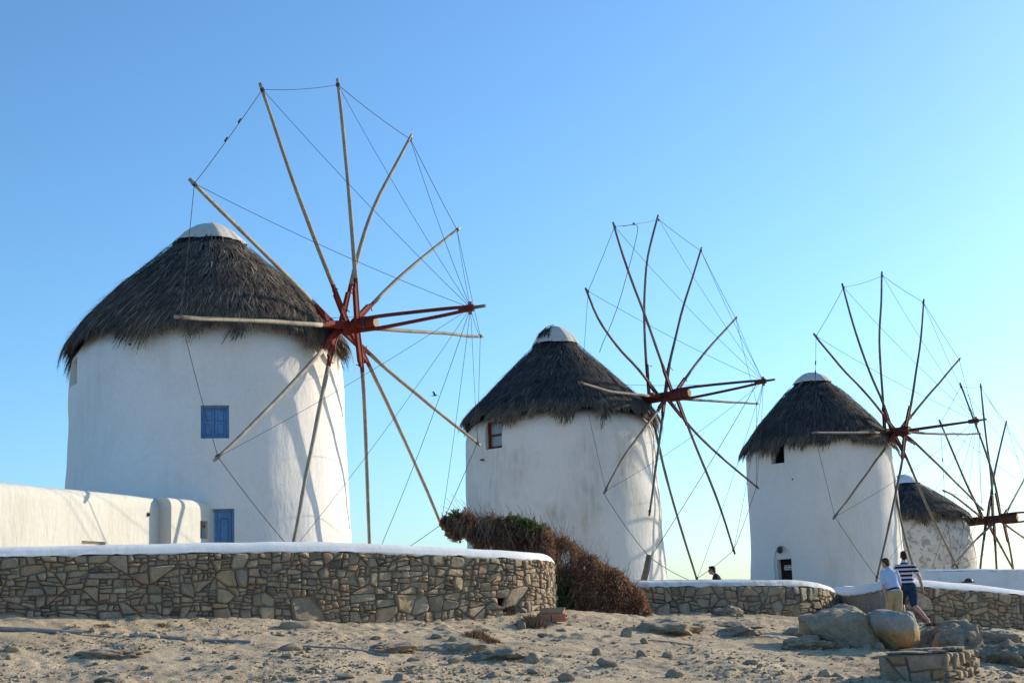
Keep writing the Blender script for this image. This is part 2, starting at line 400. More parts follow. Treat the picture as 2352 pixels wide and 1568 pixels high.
def resample(poly, n):
    q = np.vstack([poly, poly[:1]]); L = np.r_[0, np.cumsum(np.linalg.norm(np.diff(q, axis=0), axis=1))]
    t = np.linspace(0, L[-1], n, endpoint=False); return np.stack([np.interp(t, L, q[:, 0]), np.interp(t, L, q[:, 1])], -1)
def stone_rings(poly, joint, proud, rg, n=8):
    """8-gon outline and three rings of a rounded stone: list of (2d points, depth)"""
    c = poly.mean(0); a = poly_area(poly); size = math.sqrt(a)
    p = poly; ch = rg.uniform(.06, .20)
    for _ in range(1):                                        # knock the corners off
        p = np.concatenate([[(1 - ch) * p[i] + ch * p[(i + 1) % len(p)], ch * p[i] + (1 - ch) * p[(i + 1) % len(p)]] for i in range(len(p))])
    if len(p) > n + 3:
        while len(p) > n + 3:                                  # drop the shortest edge
            e = np.linalg.norm(np.roll(p, -1, 0) - p, axis=1); k = int(np.argmin(e)); p[k] = (p[k] + p[(k + 1) % len(p)]) / 2; p = np.delete(p, (k + 1) % len(p), 0)
    d = p - c; L = np.linalg.norm(d, axis=1, keepdims=True)
    p0 = c + d * np.clip(1 - joint / L, .3, 1) * rg.uniform(.93, 1.02, (len(p), 1))
    d = p0 - c; L = np.linalg.norm(d, axis=1, keepdims=True)
    p1 = c + d * np.clip(1 - .012 / L, .5, 1); p2 = c + d * np.clip(1 - (.026 + .045 * size) / L, .4, 1)
    tilt = rg.normal(0, .10, 2)
    dep2 = proud + (p2 - c) @ tilt + rg.normal(0, .006, len(p))
    dep1 = proud * .62 + (p1 - c) @ tilt * .6 + rg.normal(0, .006, len(p))
    return c, [(p0, np.full(len(p), -.05)), (p1, dep1), (p2, dep2)], proud + rg.uniform(0, .012)
class Path:
    def __init__(s, pts):                                     # pts: (x, y, zbottom, ztop)
        s.p = np.array(pts, float); s.L = np.r_[0, np.cumsum(np.linalg.norm(np.diff(s.p[:, :2], axis=0), axis=1))]; s.len = s.L[-1]
    def ev(s, t):
        t = np.asarray(t, float); q = np.stack([np.interp(t, s.L, s.p[:, k]) for k in range(4)], -1)
        e = .25; a = np.stack([np.interp(np.clip(t - e, 0, s.len), s.L, s.p[:, k]) for k in range(2)], -1)
        b = np.stack([np.interp(np.clip(t + e, 0, s.len), s.L, s.p[:, k]) for k in range(2)], -1)
        d = b - a; d /= np.linalg.norm(d, axis=-1, keepdims=True)
        return q, np.stack([d[..., 1], -d[..., 0]], -1)        # outward (toward the camera side) normal
def smooth_path(pts, it=3):
    p = np.array(pts, float)
    for _ in range(it):
        q = [p[0]]
        for a, b in zip(p[:-1], p[1:]): q += [.75 * a + .25 * b, .25 * a + .75 * b]
        p = np.array(q + [p[-1]])
    return p
def stone_face(parent, path, radii, seed, maxn=300, joint=.011, aniso=1.55, proud=(.022, .085), hole=None, name='stone', mats=None, med=None, sig=.75):
    rg = np.random.default_rng(seed); Hn = float(np.mean(path.p[:, 3] - path.p[:, 2]))
    cells = power_cells(path.len, Hn, radii, aniso, seed)
    if med: cells = split_cells(cells, rg, med, sig)
    cells = [c for c in cells if poly_area(c) > .0012 and not (hole and hole(c.mean(0)[0], c.mean(0)[1] / Hn))]
    cells.sort(key=lambda c: -poly_area(c)); rest = []
    def to3(uv, dep):
        q, n = path.ev(uv[:, 0]); z = q[:, 2] + uv[:, 1] / Hn * (q[:, 3] - q[:, 2])
        return np.stack([q[:, 0] + n[:, 0] * dep, q[:, 1] + n[:, 1] * dep, z], -1)
    for i, c in enumerate(cells):
        cen, rings, top = stone_rings(c, joint, rg.uniform(*proud), rg)
        vs = [to3(p, d) for p, d in rings] + [to3(cen[None], np.array([top]))]
        n = len(rings[0][0]); fs = []
        for k in range(2): fs += [(k * n + j, k * n + (j + 1) % n, (k + 1) * n + (j + 1) % n, (k + 1) * n + j) for j in range(n)]
        fs += [(2 * n + j, 2 * n + (j + 1) % n, 3 * n) for j in range(n)]
        vs = np.concatenate(vs)
        if i < maxn:
            me = mesh(name, vs, fs, True); fixn(me); me.set_sharp_from_angle(angle=math.radians(24))
            obj(name, me, (mats[i % len(mats)] if mats else MT['stone']), parent, vs.mean(0))
        else: rest.append((vs, fs))
    if rest:
        v, f = join(rest); me = mesh('filler_stones', v, f, True); fixn(me); tag(obj('filler_stones', me, MT['stone_i'], parent, v.mean(0)), kind='stuff')
    return len(cells)
def wall_core(parent, path, thick, mat, name='mortar_core', back=True, rough=.012, drop=.35, mixmat=None):
    t = np.linspace(0, path.len, max(int(path.len / .12), 8)); q, n = path.ev(t); rows = 9; vs = []
    for k in range(rows + 1):
        z = (q[:, 2] - drop) + (q[:, 3] - q[:, 2] + drop) * k / rows
        P3 = np.stack([q[:, 0], q[:, 1], z], -1); dn = rough * fbm(P3, 5., 3, 3)
        vs.append(P3 + np.stack([n[:, 0] * dn, n[:, 1] * dn, dn * 0], -1))
    m = len(t); vs.append(np.stack([q[:, 0] - n[:, 0] * thick, q[:, 1] - n[:, 1] * thick, q[:, 3]], -1))
    vs.append(np.stack([q[:, 0] - n[:, 0] * thick, q[:, 1] - n[:, 1] * thick, q[:, 2] - drop], -1))
    R = rows + 3; idx = np.arange(R * m).reshape(R, m)
    fs = [(idx[k, j], idx[k, j + 1], idx[k + 1, j + 1], idx[k + 1, j]) for k in range(R - 1) for j in range(m - 1)]
    fs += [tuple(idx[:, 0]), tuple(idx[::-1, -1])]
    v = np.concatenate(vs); me = mesh(name, v, fs, False); return obj(name, me, mat, parent, v.mean(0))
def wall_cap(parent, path, thick, hcap, mat, over=.05, seed=1, name='coping', slope=.35, endround=True):
    """plastered coping: smooth rounded top, wavy lower edge"""
    t = np.linspace(0, path.len, max(int(path.len / .09), 12)); q, n = path.ev(t); hc = np.interp(t, np.linspace(0, path.len, len(hcap)), hcap) if np.ndim(hcap) else np.full(len(t), hcap)
    prof = [(over - .02, -.015), (over, 0.0), (over - .01, .12), (over - slope * .10, .45), (over - slope * .22, .72), (over - slope * .45, .90), (over - slope * .9, .985), (-thick * .5, 1.0), (-thick * .8, .97), (-thick - over * .6, .75), (-thick - over, .3), (-thick - over, -.02)]
    vs = []
    for j, (d, h) in enumerate(prof):
        P3 = np.stack([q[:, 0] + n[:, 0] * d, q[:, 1] + n[:, 1] * d, q[:, 3] + h * hc], -1)
        w = fbm(P3 * np.array([1, 1, 0]), 1.2, 2, seed) * .012
        if j < 2: P3[:, 2] += fbm(P3 * np.array([1, 1, 0]), 4.5, 3, seed + 5) * .03
        else: P3[:, 2] += w
        vs.append(P3)
    R = len(prof); m = len(t); idx = np.arange(R * m).reshape(R, m)
    fs = [(idx[k, j], idx[k, j + 1], idx[k + 1, j + 1], idx[k + 1, j]) for k in range(R - 1) for j in range(m - 1)]
    fs += [tuple(idx[:, 0]), tuple(idx[::-1, -1]), ] + [(idx[R - 1, j], idx[R - 1, j + 1], idx[0, j + 1], idx[0, j]) for j in range(m - 1)]
    v = np.concatenate(vs); me = mesh(name, v, fs, True); fixn(me); return obj(name, me, mat, parent, v.mean(0))
def wall_path(rows):
    """rows: x, y bottom, y top of the stonework in the photo, distance"""
    out = []
    for x, yb, yt, d in rows:
        b = at(x, yb, d); t = at(x, yt, d); out.append((b[0], b[1], b[2] - .06, t[2]))
    return smooth_path(out)

R1 = [(.20, 22, .70), (.155, 90, .70), (.115, 330, .72), (.085, 1100, .74), (.062, 3000, .78), (.042, 6000, .82)]
p1 = Path(wall_path([(-230, 1413, 1283, 24.7), (-60, 1415, 1281, 25.2), (120, 1417, 1277, 25.9), (330, 1418, 1273, 26.8), (520, 1419, 1269, 27.7), (700, 1422, 1266, 28.6), (880, 1424, 1270, 29.7), (1040, 1422, 1276, 30.8), (1150, 1418, 1281, 31.7), (1220, 1413, 1284, 32.4), (1262, 1410, 1287, 33.3), (1276, 1408, 1293, 34.6), (1276, 1407, 1300, 36.4)]))
w1 = empty('stone_wall', (p1.p[len(p1.p) // 2, 0], p1.p[len(p1.p) // 2, 1], p1.p[len(p1.p) // 2, 2]), 'long rubble stone wall with thick white plastered coping below the largest windmill', 'wall', 'dry stone walls on the slope')
def hole1(s, v):
    a = math.hypot(0, 0); return (HS - .34 < s < HS + .30) and .10 < v < .36
_hp = at(1167, 1390, 31.7); HS = p1.L[np.argmin(np.hypot(p1.p[:, 0] - _hp[0], p1.p[:, 1] - _hp[1]))]
stone_face(w1, p1, [(.30, 500, .72), (.2, 900, .75)], 11, 300, .003, hole=hole1, aniso=1.7, med=.022, sig=.9)
core1 = wall_core(w1, p1, .55, MT['mortar'])
_q, _n = p1.ev(np.array([HS])); _c = np.array([_q[0, 0], _q[0, 1], _q[0, 2] + .25 * (_q[0, 3] - _q[0, 2])]); _nn = np.array([_n[0, 0], _n[0, 1], 0])
_cv, _cf = box(_c, _nn, np.cross([0, 0, 1.], _nn), (0, 0, 1), .34, .27, .16); _cm = mesh('cutter', _cv, _cf); fixn(_cm); fixn(core1.data); _co = bpy.data.objects.new('cutter', _cm); COL.objects.link(_co)
_md = core1.modifiers.new('cut', 'BOOLEAN'); _md.operation = 'DIFFERENCE'; _md.solver = 'EXACT'; _md.object = _co; bpy.context.view_layer.update()
_nm = bpy.data.meshes.new_from_object(core1.evaluated_get(bpy.context.evaluated_depsgraph_get())); core1.modifiers.clear(); core1.data = _nm; bpy.data.objects.remove(_co)
wall_cap(w1, p1, .55, [.205, .205, .215, .215, .205, .19, .19], MT['cap'], seed=4)
p2 = Path(wall_path([(1420, 1404, 1347, 36.8), (1500, 1406, 1347, 37.2), (1600, 1407, 1346, 37.7), (1700, 1409, 1346, 38.2), (1790, 1412, 1345, 38.8), (1850, 1413, 1346, 39.4), (1893, 1412, 1351, 40.2), (1915, 1408, 1358, 41.4), (1920, 1404, 1363, 43.2)]))
w2 = empty('stone_wall', (p2.p[len(p2.p) // 2, 0], p2.p[len(p2.p) // 2, 1], p2.p[len(p2.p) // 2, 2]), 'short curved stone wall with worn white coping right of the dry brown bush', 'wall', 'dry stone walls on the slope')
stone_face(w2, p2, [(.28, 300, .72), (.18, 900, .75)], 23, 300, .0035, aniso=1.3, med=.040, sig=.8)
wall_core(w2, p2, .5, MT['mortar']); wall_cap(w2, p2, .5, .19, MT['cap_old'], seed=8)
p3 = Path(wall_path([(2052, 1420, 1349, 36.4), (2075, 1424, 1346, 36.0), (2110, 1428, 1347, 36.1), (2180, 1436, 1351, 36.6), (2260, 1448, 1357, 37.2), (2352, 1462, 1366, 37.9), (2440, 1470, 1374, 38.6)]))
w3 = empty('stone_wall', (p3.p[len(p3.p) // 2, 0], p3.p[len(p3.p) // 2, 1], p3.p[len(p3.p) // 2, 2]), 'shaded stone wall with sloping white coping behind the man in striped shirt', 'wall', 'dry stone walls on the slope')
stone_face(w3, p3, [(.28, 300, .72), (.18, 900, .75)], 31, 300, .0035, aniso=1.7, med=.030, sig=.85)
wall_core(w3, p3, .5, MT['mortar']); wall_cap(w3, p3, .7, [.22, .22, .21, .19, .18], MT['cap'], seed=12, slope=.6)
# rendered wall between them, its top flaring up to the near corner
p4 = Path(wall_path([(1912, 1406, 1363, 44.0), (1940, 1408, 1367, 42.6), (1985, 1412, 1365, 40.2), (2020, 1414, 1358, 38.4), (2043, 1418, 1350, 37.1), (2056, 1420, 1345, 36.5)]))
w4 = empty('rendered_wall', (p4.p[3, 0], p4.p[3, 1], p4.p[3, 2]), 'brown rendered wall with white flared top left of the two walking men', 'wall')
wall_core(w4, p4, .45, MT['render'], 'render_face', rough=.03)
wall_cap(w4, p4, .6, [.22, .24, .27, .30, .28, .24], MT['cap'], seed=15, slope=.5)
# white parapet behind
p5 = Path([(*(lambda b, t: (b[0], b[1], b[2], t[2]))(at(x, 1380, d), at(x, y, d)),) for x, y, d in [(2070, 1318, 41.5), (2130, 1312, 41.0), (2240, 1311, 41.3), (2352, 1310, 41.7), (2460, 1310, 42.2)]])
w5 = empty('white_parapet', (p5.p[1, 0], p5.p[1, 1], p5.p[1, 2]), 'low smooth white parapet behind the sloping stone wall at right edge', 'wall')
wall_core(w5, p5, .4, MT['cap'], 'parapet_face', rough=.01, drop=.5); wall_cap(w5, p5, .4, .07, MT['cap'], over=.012, seed=19, slope=.25)
lp = at(2225, 1335, 40.6); n5 = np.array([0, -1.0, 0])
lm = empty('bulkhead_lamp', lp, 'small dark dome lamp on the white parapet at right', 'lamp')
th = np.linspace(0, math.pi, 13); dome = []
for ph in np.linspace(0, math.pi / 2, 5): dome += [lp + np.array([.13 * math.cos(ph) * math.cos(t), -.10 * math.sin(ph), .10 * math.cos(ph) * math.sin(t)]) for t in th]
put('hood', dome, [(k * 13 + j, k * 13 + j + 1, (k + 1) * 13 + j + 1, (k + 1) * 13 + j) for k in range(4) for j in range(12)], MT['iron'], lm, True)
putbox('base_plate', lp + np.array([0, .12, -.01]), (1, 0, 0), (0, 1, 0), (0, 0, 1), .15, .13, .02, MT['iron'], lm, .005)

# ------------------------------------------------------------------ windmills
def strands(prof, n, seed, wid, eave=False, swirl=.25, length=(.3, .7), clump=6.0, c=(0, 0)):
    """thatch: bundles of reed as bent strips lying down the slope of the roof; prof = (r, z) from eave to top"""
    rg = np.random.default_rng(seed); pr = np.array(prof, float)[::-1]          # top -> eave
    L = np.r_[0, np.cumsum(np.hypot(*np.diff(pr, axis=0).T))]; T = L[-1]
    if eave: s0 = T - rg.uniform(0.0, .30, n)
    else: s0 = np.sqrt(rg.uniform(0.0, 1, n)) * (T - .25)
    if not eave:
        row = rg.uniform(0, 1, n) < .55; s0 = np.where(row, np.clip(np.round(s0 / .46) * .46 + rg.normal(0, .05, n), 0, T - .25), s0)
    th = rg.uniform(0, 2 * math.pi, n)
    ln = rg.uniform(*length, n)
    cn = fbm(np.stack([np.cos(th) * clump, np.sin(th) * clump, s0 * 0 + seed], -1), 1.0, 3, seed)
    if eave: ln = ln * np.clip(1.05 + .95 * cn, .45, 2.1)
    lean = swirl * rg.normal(1, .5, n) * .35 + rg.normal(0, .10, n) + .34 * fbm(np.stack([np.cos(th) * 5, np.sin(th) * 5, s0 * 2.0], -1), 1., 3, seed + 3)
    lift = rg.uniform(.0, .015, n); rise = rg.gamma(1.2, .018, n) + np.where(rg.uniform(0, 1, n) < .035, rg.uniform(.05, .16, n), 0)
    wv = np.clip(rg.lognormal(0, .45, n), .5, 2.4)
    vs = []; segs = 3
    for k in range(segs + 1):
        f = k / segs; s = s0 + ln * f
        r = np.interp(s, L, pr[:, 0]); z = np.interp(s, L, pr[:, 1])
        ov = np.maximum(s - T, 0)
        if eave or True:
            r = r + ov * (.58 - .30 * np.clip(ov, 0, 1)); z = z - ov * (.80 + .2 * np.clip(ov, 0, 1))
        out = .01 + lift + rise * f * (1 if not eave else .6)
        r = r + out * .62; z = z + out * .75
        a = th - lean * ln * f / np.maximum(r, .5)
        w = wid * wv * (1.15 - .75 * f) * .5
        for sg in (-1, 1):
            aa = a + sg * w / np.maximum(r, .3)
            vs.append(np.stack([c[0] + r * np.cos(aa), c[1] + r * np.sin(aa), z], -1))
    vs = np.stack(vs, 1); base = np.arange(n)[:, None] * (2 * segs + 2)
    fs = np.concatenate([base + np.array([[2 * k, 2 * k + 1, 2 * k + 3, 2 * k + 2]]) for k in range(segs)], 0)
    return vs.reshape(-1, 3), fs
def lathe(c, prof, n=96, jitter=0.0, seed=0, capt=True):
    vs = []; pr = np.array(prof, float); th = np.arange(n) * 2 * math.pi / n
    for r, z in pr: vs.append(np.stack([c[0] + r * np.cos(th), c[1] + r * np.sin(th), np.full(n, z)], -1))
    v = np.concatenate(vs); m = len(pr)
    if jitter:
        d = jitter * fbm(v, .8, 3, seed); rr = v[:, :2] - np.array(c)[:2]; L = np.linalg.norm(rr, axis=1, keepdims=True) + 1e-9
        v[:, :2] += rr / L * d[:, None] * np.clip(L / .3, 0, 1)
    fs = [(k * n + j, k * n + (j + 1) % n, (k + 1) * n + (j + 1) % n, (k + 1) * n + j) for k in range(m - 1) for j in range(n)]
    if capt: fs += [tuple(range(n))[::-1], tuple((m - 1) * n + j for j in range(n))]
    return v, fs
def interp_prof(prof, m):
    pr = np.array(prof, float); L = np.r_[0, np.cumsum(np.hypot(*np.diff(pr, axis=0).T))]; t = np.linspace(0, L[-1], m)
    return np.stack([np.interp(t, L, pr[:, 0]), np.interp(t, L, pr[:, 1])], -1)

class Mill:
    def __init__(s, c, tower, roof, canvas, hub, al, tau, zbase, label, mats, seed, back=1.02):
        s.c = np.array([c[0], c[1]]); s.tower = np.array(tower); s.hub = EYE + (np.array(hub) - EYE) * back; s.seed = seed; s.m = mats
        s.a = np.array([math.sin(al) * math.cos(tau), -math.cos(al) * math.cos(tau), math.sin(tau)])
        s.e1 = np.cross(s.a, [0, 0, 1.]); s.e1 /= np.linalg.norm(s.e1); s.e2 = np.cross(s.e1, s.a)
        s.root = empty('windmill', (c[0], c[1], zbase), label, 'windmill', 'row of thatched windmills')
        s.roof = roof; s.canvas = canvas; s.zbase = zbase; s.cutters = []
    def radius(s, z): return float(np.interp(z, s.tower[:, 1], s.tower[:, 0]))
    def surf(s, x, y):
        """point and outward normal on the tower wall seen at photo pixel x, y"""
        d = ray(x, y); d = d / d[1]
        for t in np.linspace(s.c[1] - 5, s.c[1] + 2, 3500):
            p = EYE + d * t
            if np.hypot(*(p[:2] - s.c)) < s.radius(p[2]): break
        n = p[:2] - s.c; n = n / np.linalg.norm(n); return p, np.array([n[0], n[1], 0.0])
    def opening(s, p, n, hw, hh, depth):
        t = np.cross([0, 0, 1.], n); s.cutters.append(box(p - n * (depth * .5 - .4), n, t, (0, 0, 1), depth * .5 + .4, hw, hh)); return t
    def arch(s, p, n, hw, h, depth):
        t = np.cross([0, 0, 1.], n); pts = []; k = 12
        prof = [(-hw, -2.2), (hw, -2.2)] + [(hw * math.cos(q), h * math.sin(q)) for q in np.linspace(0, math.pi, k)]
        for dd in (-depth, .5): pts += [p + t * a + np.array([0, 0, 1.]) * b + n * dd for a, b in prof]
        m = len(prof); fs = [tuple(range(m)), tuple(range(2 * m - 1, m - 1, -1))] + [(j, (j + 1) % m, m + (j + 1) % m, m + j) for j in range(m)]
        s.cutters.append((np.array(pts), fs)); return t
    def build_tower(s):
        pr = interp_prof(s.tower, 26); v, f = lathe(s.c, pr, 112, .045, s.seed)
        me = mesh('tower_wall', v, f, True); fixn(me)
        o = obj('tower_wall', me, s.m['wall'], s.root, np.array([s.c[0], s.c[1], s.zbase]))
        tmp = []
        for cv, cf in s.cutters:
            cm = mesh('cutter', cv, cf); fixn(cm); co = bpy.data.objects.new('cutter', cm); COL.objects.link(co); tmp.append(co)
            md = o.modifiers.new('cut', 'BOOLEAN'); md.operation = 'DIFFERENCE'; md.solver = 'EXACT'; md.object = co
        if tmp:
            bpy.context.view_layer.update()
            ev = o.evaluated_get(bpy.context.evaluated_depsgraph_get()); nm = bpy.data.meshes.new_from_object(ev)
            o.modifiers.clear(); o.data = nm
            # flat reveals, smooth wall
            for p in nm.polygons: p.use_smooth = (len(p.vertices) == 4 and p.area < .2)
            for c in tmp: bpy.data.objects.remove(c)
            try: nm.set_sharp_from_angle(angle=math.radians(35))
            except Exception: pass
    def build_roof(s, n, wid, ne, swirl, length=(.3, .7)):
        rp = [tuple(q) for q in s.roof]; ru = [(s.radius(rp[0][1]) - .1, rp[0][1] + .15)] + [(rp[0][0] - .12, rp[0][1] + .05)] + [(r - .05, z - .02) for r, z in rp]
        v, f = lathe(s.c, ru, 96, .03, s.seed + 1, True); me = mesh('thatch_roof', v, f, True); fixn(me)
        roof = obj('thatch_roof', me, MT['thatch_core'], s.root, np.array([s.c[0], s.c[1], rp[0][1]]))
        v, f = strands(rp, n, s.seed, wid, False, swirl, length, c=s.c); tag(obj('reed_covering', mesh('reed_covering', v, f), s.m['thatch'], roof, np.array([s.c[0], s.c[1], rp[0][1]])), kind='stuff')
        v, f = strands(rp, ne, s.seed + 9, wid * 1.05, True, swirl * 1.6, (.24, .52), 12.0, c=s.c); tag(obj('reed_fringe', mesh('reed_fringe', v, f), s.m['fringe'], roof, np.array([s.c[0], s.c[1], rp[0][1]])), kind='stuff')
        # canvas cap with folds
        cp = interp_prof(s.canvas, 12); nn = 72; v, f = lathe(s.c, cp, nn, 0, 0, False); th = np.tile(np.arange(nn) * 2 * math.pi / nn, len(cp)); k = np.repeat(np.linspace(1, .15, len(cp)), nn)
        fold = (.5 * np.sin(th * 9 + 2 * np.sin(th * 2)) + .5 * np.sin(th * 17 + 1.3)) * .036 * k + .04 * fbm(v, 1.7, 3, s.seed)
        rr = v[:, :2] - s.c; L = np.linalg.norm(rr, axis=1, keepdims=True) + 1e-9; v[:, :2] += rr / L * fold[:, None] * np.clip(L / .25, 0, 1); v[:, 2] += .02 * fbm(v, 2.5, 2, s.seed + 4)
        cap = put('canvas_cap', v, f + [tuple((len(cp) - 1) * nn + j for j in range(nn))], s.m['canvas'], roof, True)
        return roof
    def axpt(s, x, y):
        d = ray(x, y); d = d / np.linalg.norm(d); wv = EYE - s.hub; b = s.a @ d
        return (s.a @ wv - b * (d @ wv)) / (1 - b * b)
    def on_plane(s, x, y, off):
        d = ray(x, y); q = s.hub + s.a * off; return EYE + d * (((q - EYE) @ s.a) / (d @ s.a))
    def wheel(s, spokes, shaft, rs, rp, redfrac, bow_len, rope_r, two_arm=True, skip_rim=(), knots=()):
        tips = []; zx = np.array([0, 0, 1.])
        a0, a1 = s.axpt(*shaft[0]), s.axpt(*shaft[1])
        back = s.hub + s.a * a0; v, f = tube([s.hub + s.a * (a0 - 1.1), back, s.hub + s.a * (a0 + .35), s.hub + s.a * (a1 - .12), s.hub + s.a * a1], [rs * 1.15, rs * 1.15, rs * 1.08, rs * .95, rs * .92], 14)
        sh = put('windshaft', v, f, s.m['red'], s.root, False, s.hub)
        me = sh.data; 
        for p in me.polygons: p.use_smooth = len(p.vertices) == 4
        v, f = tube([s.hub + s.a * (a1 - .05), s.hub + s.a * (a1 + .018)], [rs * .88, rs * .86], 14); put('end_grain', v, f, MT['endgrain'], sh)
        for dd in (a0 + .12, a1 - .30): 
            v, f = tube([s.hub + s.a * (dd - .03), s.hub + s.a * (dd + .03)], [rs * 1.16, rs * 1.16], 14); put('iron_band', v, f, MT['iron'], sh)
        order = []
        for si, px in enumerate(spokes):
            px = np.array(px, float); off = float(np.clip(s.axpt(*px[0]), a0 + .3, a1 - .1)); seg = np.r_[0, np.cumsum(np.hypot(*np.diff(px, axis=0).T))]; fr = seg / seg[-1]
            pts = [s.hub + s.a * off] + [s.on_plane(x, y, off * (1 - q)) for (x, y), q in zip(px[1:], fr[1:])]
            pts = smooth_path(pts, 2) if len(pts) > 2 else np.array(pts)
            L = np.r_[0, np.cumsum(np.linalg.norm(np.diff(pts, axis=0), axis=1))]; t = np.linspace(0, L[-1], 17); pts = np.stack([np.interp(t, L, pts[:, k]) for k in range(3)], -1)
            dirn = pts[-1] - pts[0]; dirn /= np.linalg.norm(dirn); per = np.cross(s.a, dirn)
            wob = vnoise(np.stack([t * .9, t * 0 + si * 3.1, t * 0], -1), 1.0, s.seed)[:, None] * .025 * np.linspace(0, 1, 17)[:, None]
            pts = pts + wob * per
            tips.append(pts[-1]); m = s.m
            k = max(int(round(redfrac * 16)), 2)
            rad = np.linspace(rp * 1.2, rp * .82, 17) * (1 + .07 * vnoise(np.stack([t * 2, t * 0 + si, t * 0], -1), 1.0, s.seed + 2))
            v, f = tube(pts[k:], rad[k:], 7); sp = put('spoke', v, f, m['pole'], s.root, False, pts[0])
            for q in sp.data.polygons: q.use_smooth = len(q.vertices) == 4
            v, f = tube(pts[:k + 1], rad[:k + 1] * 1.02, 7); put('painted_end', v, f, m['red'], sp)
            # splice boards along the upper-left flank of the beam
            side = per if (per @ (zx * .35 + s.e1 * -1.0 * np.sign(s.e1 @ _r)) ) > 0 else -per
            Lr = L[-1] * redfrac
            for (l0, l1, o1, hw) in ((.05, Lr * 1.0 - .12, rp * 1.0, rp * .75), (.05, Lr * .80, rp * 2.0, rp * .6)):
                A = pts[0] + dirn * l0 + side * o1; B = pts[0] + dirn * l1 + side * o1
                ii = int(l1 / L[-1] * 16); B = pts[ii] + side * o1 * .9 + dirn * (l1 - t[ii])
                ax = B - A; ln = np.linalg.norm(ax); ax /= ln; sd = side - ax * (side @ ax); sd /= np.linalg.norm(sd)
                putbox('splice_board', (A + B) / 2, ax, sd, np.cross(ax, sd), ln / 2, hw, rp * .85, m['red'], sp, .008)
            for q in (.45, .86):
                c = pts[0] + dirn * Lr * q; v, f = tube([c - side * rp * 1.4, c + side * rp * 2.9], [.014, .014], 6); put('bolt', v, f, MT['iron'], sp)
            v, f = tube([pts[-1] - dirn * .22, pts[-1] - dirn * .13], [rp * 1.05, rp * 1.05], 7); put('rope_lashing', v, f, MT['rope'], sp)
        # bowsprit
        head = s.hub + s.a * bow_len
        if two_arm:
            for sg in (1, -1):
                st = s.hub + s.a * (a1 - .75) + s.e2 * sg * rs * 1.05 - s.e1 * 0
                mid = s.hub + s.a * (a1 + (bow_len - a1) * .35) + s.e2 * sg * rs * .95; pts = smooth_path([st, s.hub + s.a * a1 + s.e2 * sg * rs * 1.2, mid, head - s.a * .25 + s.e2 * sg * .06, head], 2)
                v, f = tube(pts, np.linspace(.055, .042, len(pts)), 7); put('bowsprit_arm', v, f, s.m['red'], s.root, True, pts[0])
        else:
            st = s.hub + s.a * (a1 - .5); v, f = tube([st, s.hub + s.a * (a1 + 1.5), head], [.07, .06, .045], 7); put('bowsprit_arm', v, f, s.m['red'], s.root, True, st)
        hd = putbox('bowsprit_head', head - s.a * .14, s.a, s.e1, s.e2, .22, .06, .085, s.m['red'], s.root, .02)
        v, f = tube([head - s.a * .1, head + s.a * .42], [.05, .04], 7); put('bowsprit_tip', v, f, MT['pole2'], s.root, False, head)
        v, f = tube([head - s.a * .03 - s.e2 * .16, head - s.a * .03 + s.e2 * .16], [.05, .05], 7); put('cross_peg', v, f, MT['pole2'], s.root, False, head)
        def rope(a, b, sag, r=rope_r, name='rope'):
            t = np.linspace(0, 1, 9)[:, None]; P3 = a + (b - a) * t; P3[:, 2] -= (4 * t * (1 - t))[:, 0] * sag
            v, f = tube(P3, r, 4, False); return put(name, v, f, MT['rope'], s.root, True, a)
        n = len(tips)
        dn = [(tips[i] - s.hub) / np.linalg.norm(tips[i] - s.hub) for i in range(n)]
        for i in range(n):
            if i not in skip_rim and (i + 1) % n not in skip_rim: rope(tips[i] - dn[i] * .17, tips[(i + 1) % n] - dn[(i + 1) % n] * .17, .02 + .06 * random.random())
            if i not in skip_rim: rope(head - s.a * .05 + dn[i] * .06, tips[i] - dn[i] * .17, .10 + .12 * random.random(), rope_r * .8)
        for i, q in knots:
            A = tips[i] - dn[i] * .17; B = tips[(i + 1) % n] - dn[(i + 1) % n] * .17; P3 = A + (B - A) * q; d = (B - A) / np.linalg.norm(B - A)
            v, f = tube([P3 - d * .09, P3 - d * .05, P3, P3 + d * .05, P3 + d * .09], [.012, .032, .022, .032, .012], 6); put('knot', v, f, MT['rope'], s.root, True)
        s.tips = tips; s.head = head; s.rope = rope
        return tips

def shutters(m, p, n, t, hw, hh, depth, mat, dk, name='shutter'):
    """frame and two panelled leaves, set back in the opening"""
    o = p - n * depth; fr = empty_part('window', m.root, o)
    z = np.array([0, 0, 1.])
    for a, b, c, d in ((-hw + .03, 0, .03, hh), (hw - .03, 0, .03, hh), (0, hh - .03, hw - .06, .03), (0, -hh + .03, hw - .06, .03)):
        putbox('frame', o + t * a + z * b + n * .02, n, t, z, .05, c, d, mat, fr, .006)
    for sg in (-1, 1):
        w = (hw - .07) / 2; c = o + t * sg * (w + .006); lf = putbox(name, c, n, t, z, .03, w, hh - .065, mat, fr, .004)
        for k in (-1, 1):
            hb = (hh - .065) / 2
            putbox('panel', c + n * .03 + z * k * hb * .98, n, t, z, .008, w * .62, hb * .80, dk, lf, .006)
            putbox('panel', c + n * .038 + z * k * hb * .98, n, t, z, .010, w * .48, hb * .70, mat, lf, .008)
    return fr
def empty_part(name, parent, loc):
    """a part that itself has pieces: a thin backing board so that it is a mesh"""
    o = bpy.data.objects.new(name, bpy.data.meshes.new(name)); COL.objects.link(o); o.parent = parent; o.location = V(np.asarray(loc) - np.array(parent.location)); o['_w'] = [float(q) for q in loc]
    return o
Zv = np.array([0, 0, 1.0])

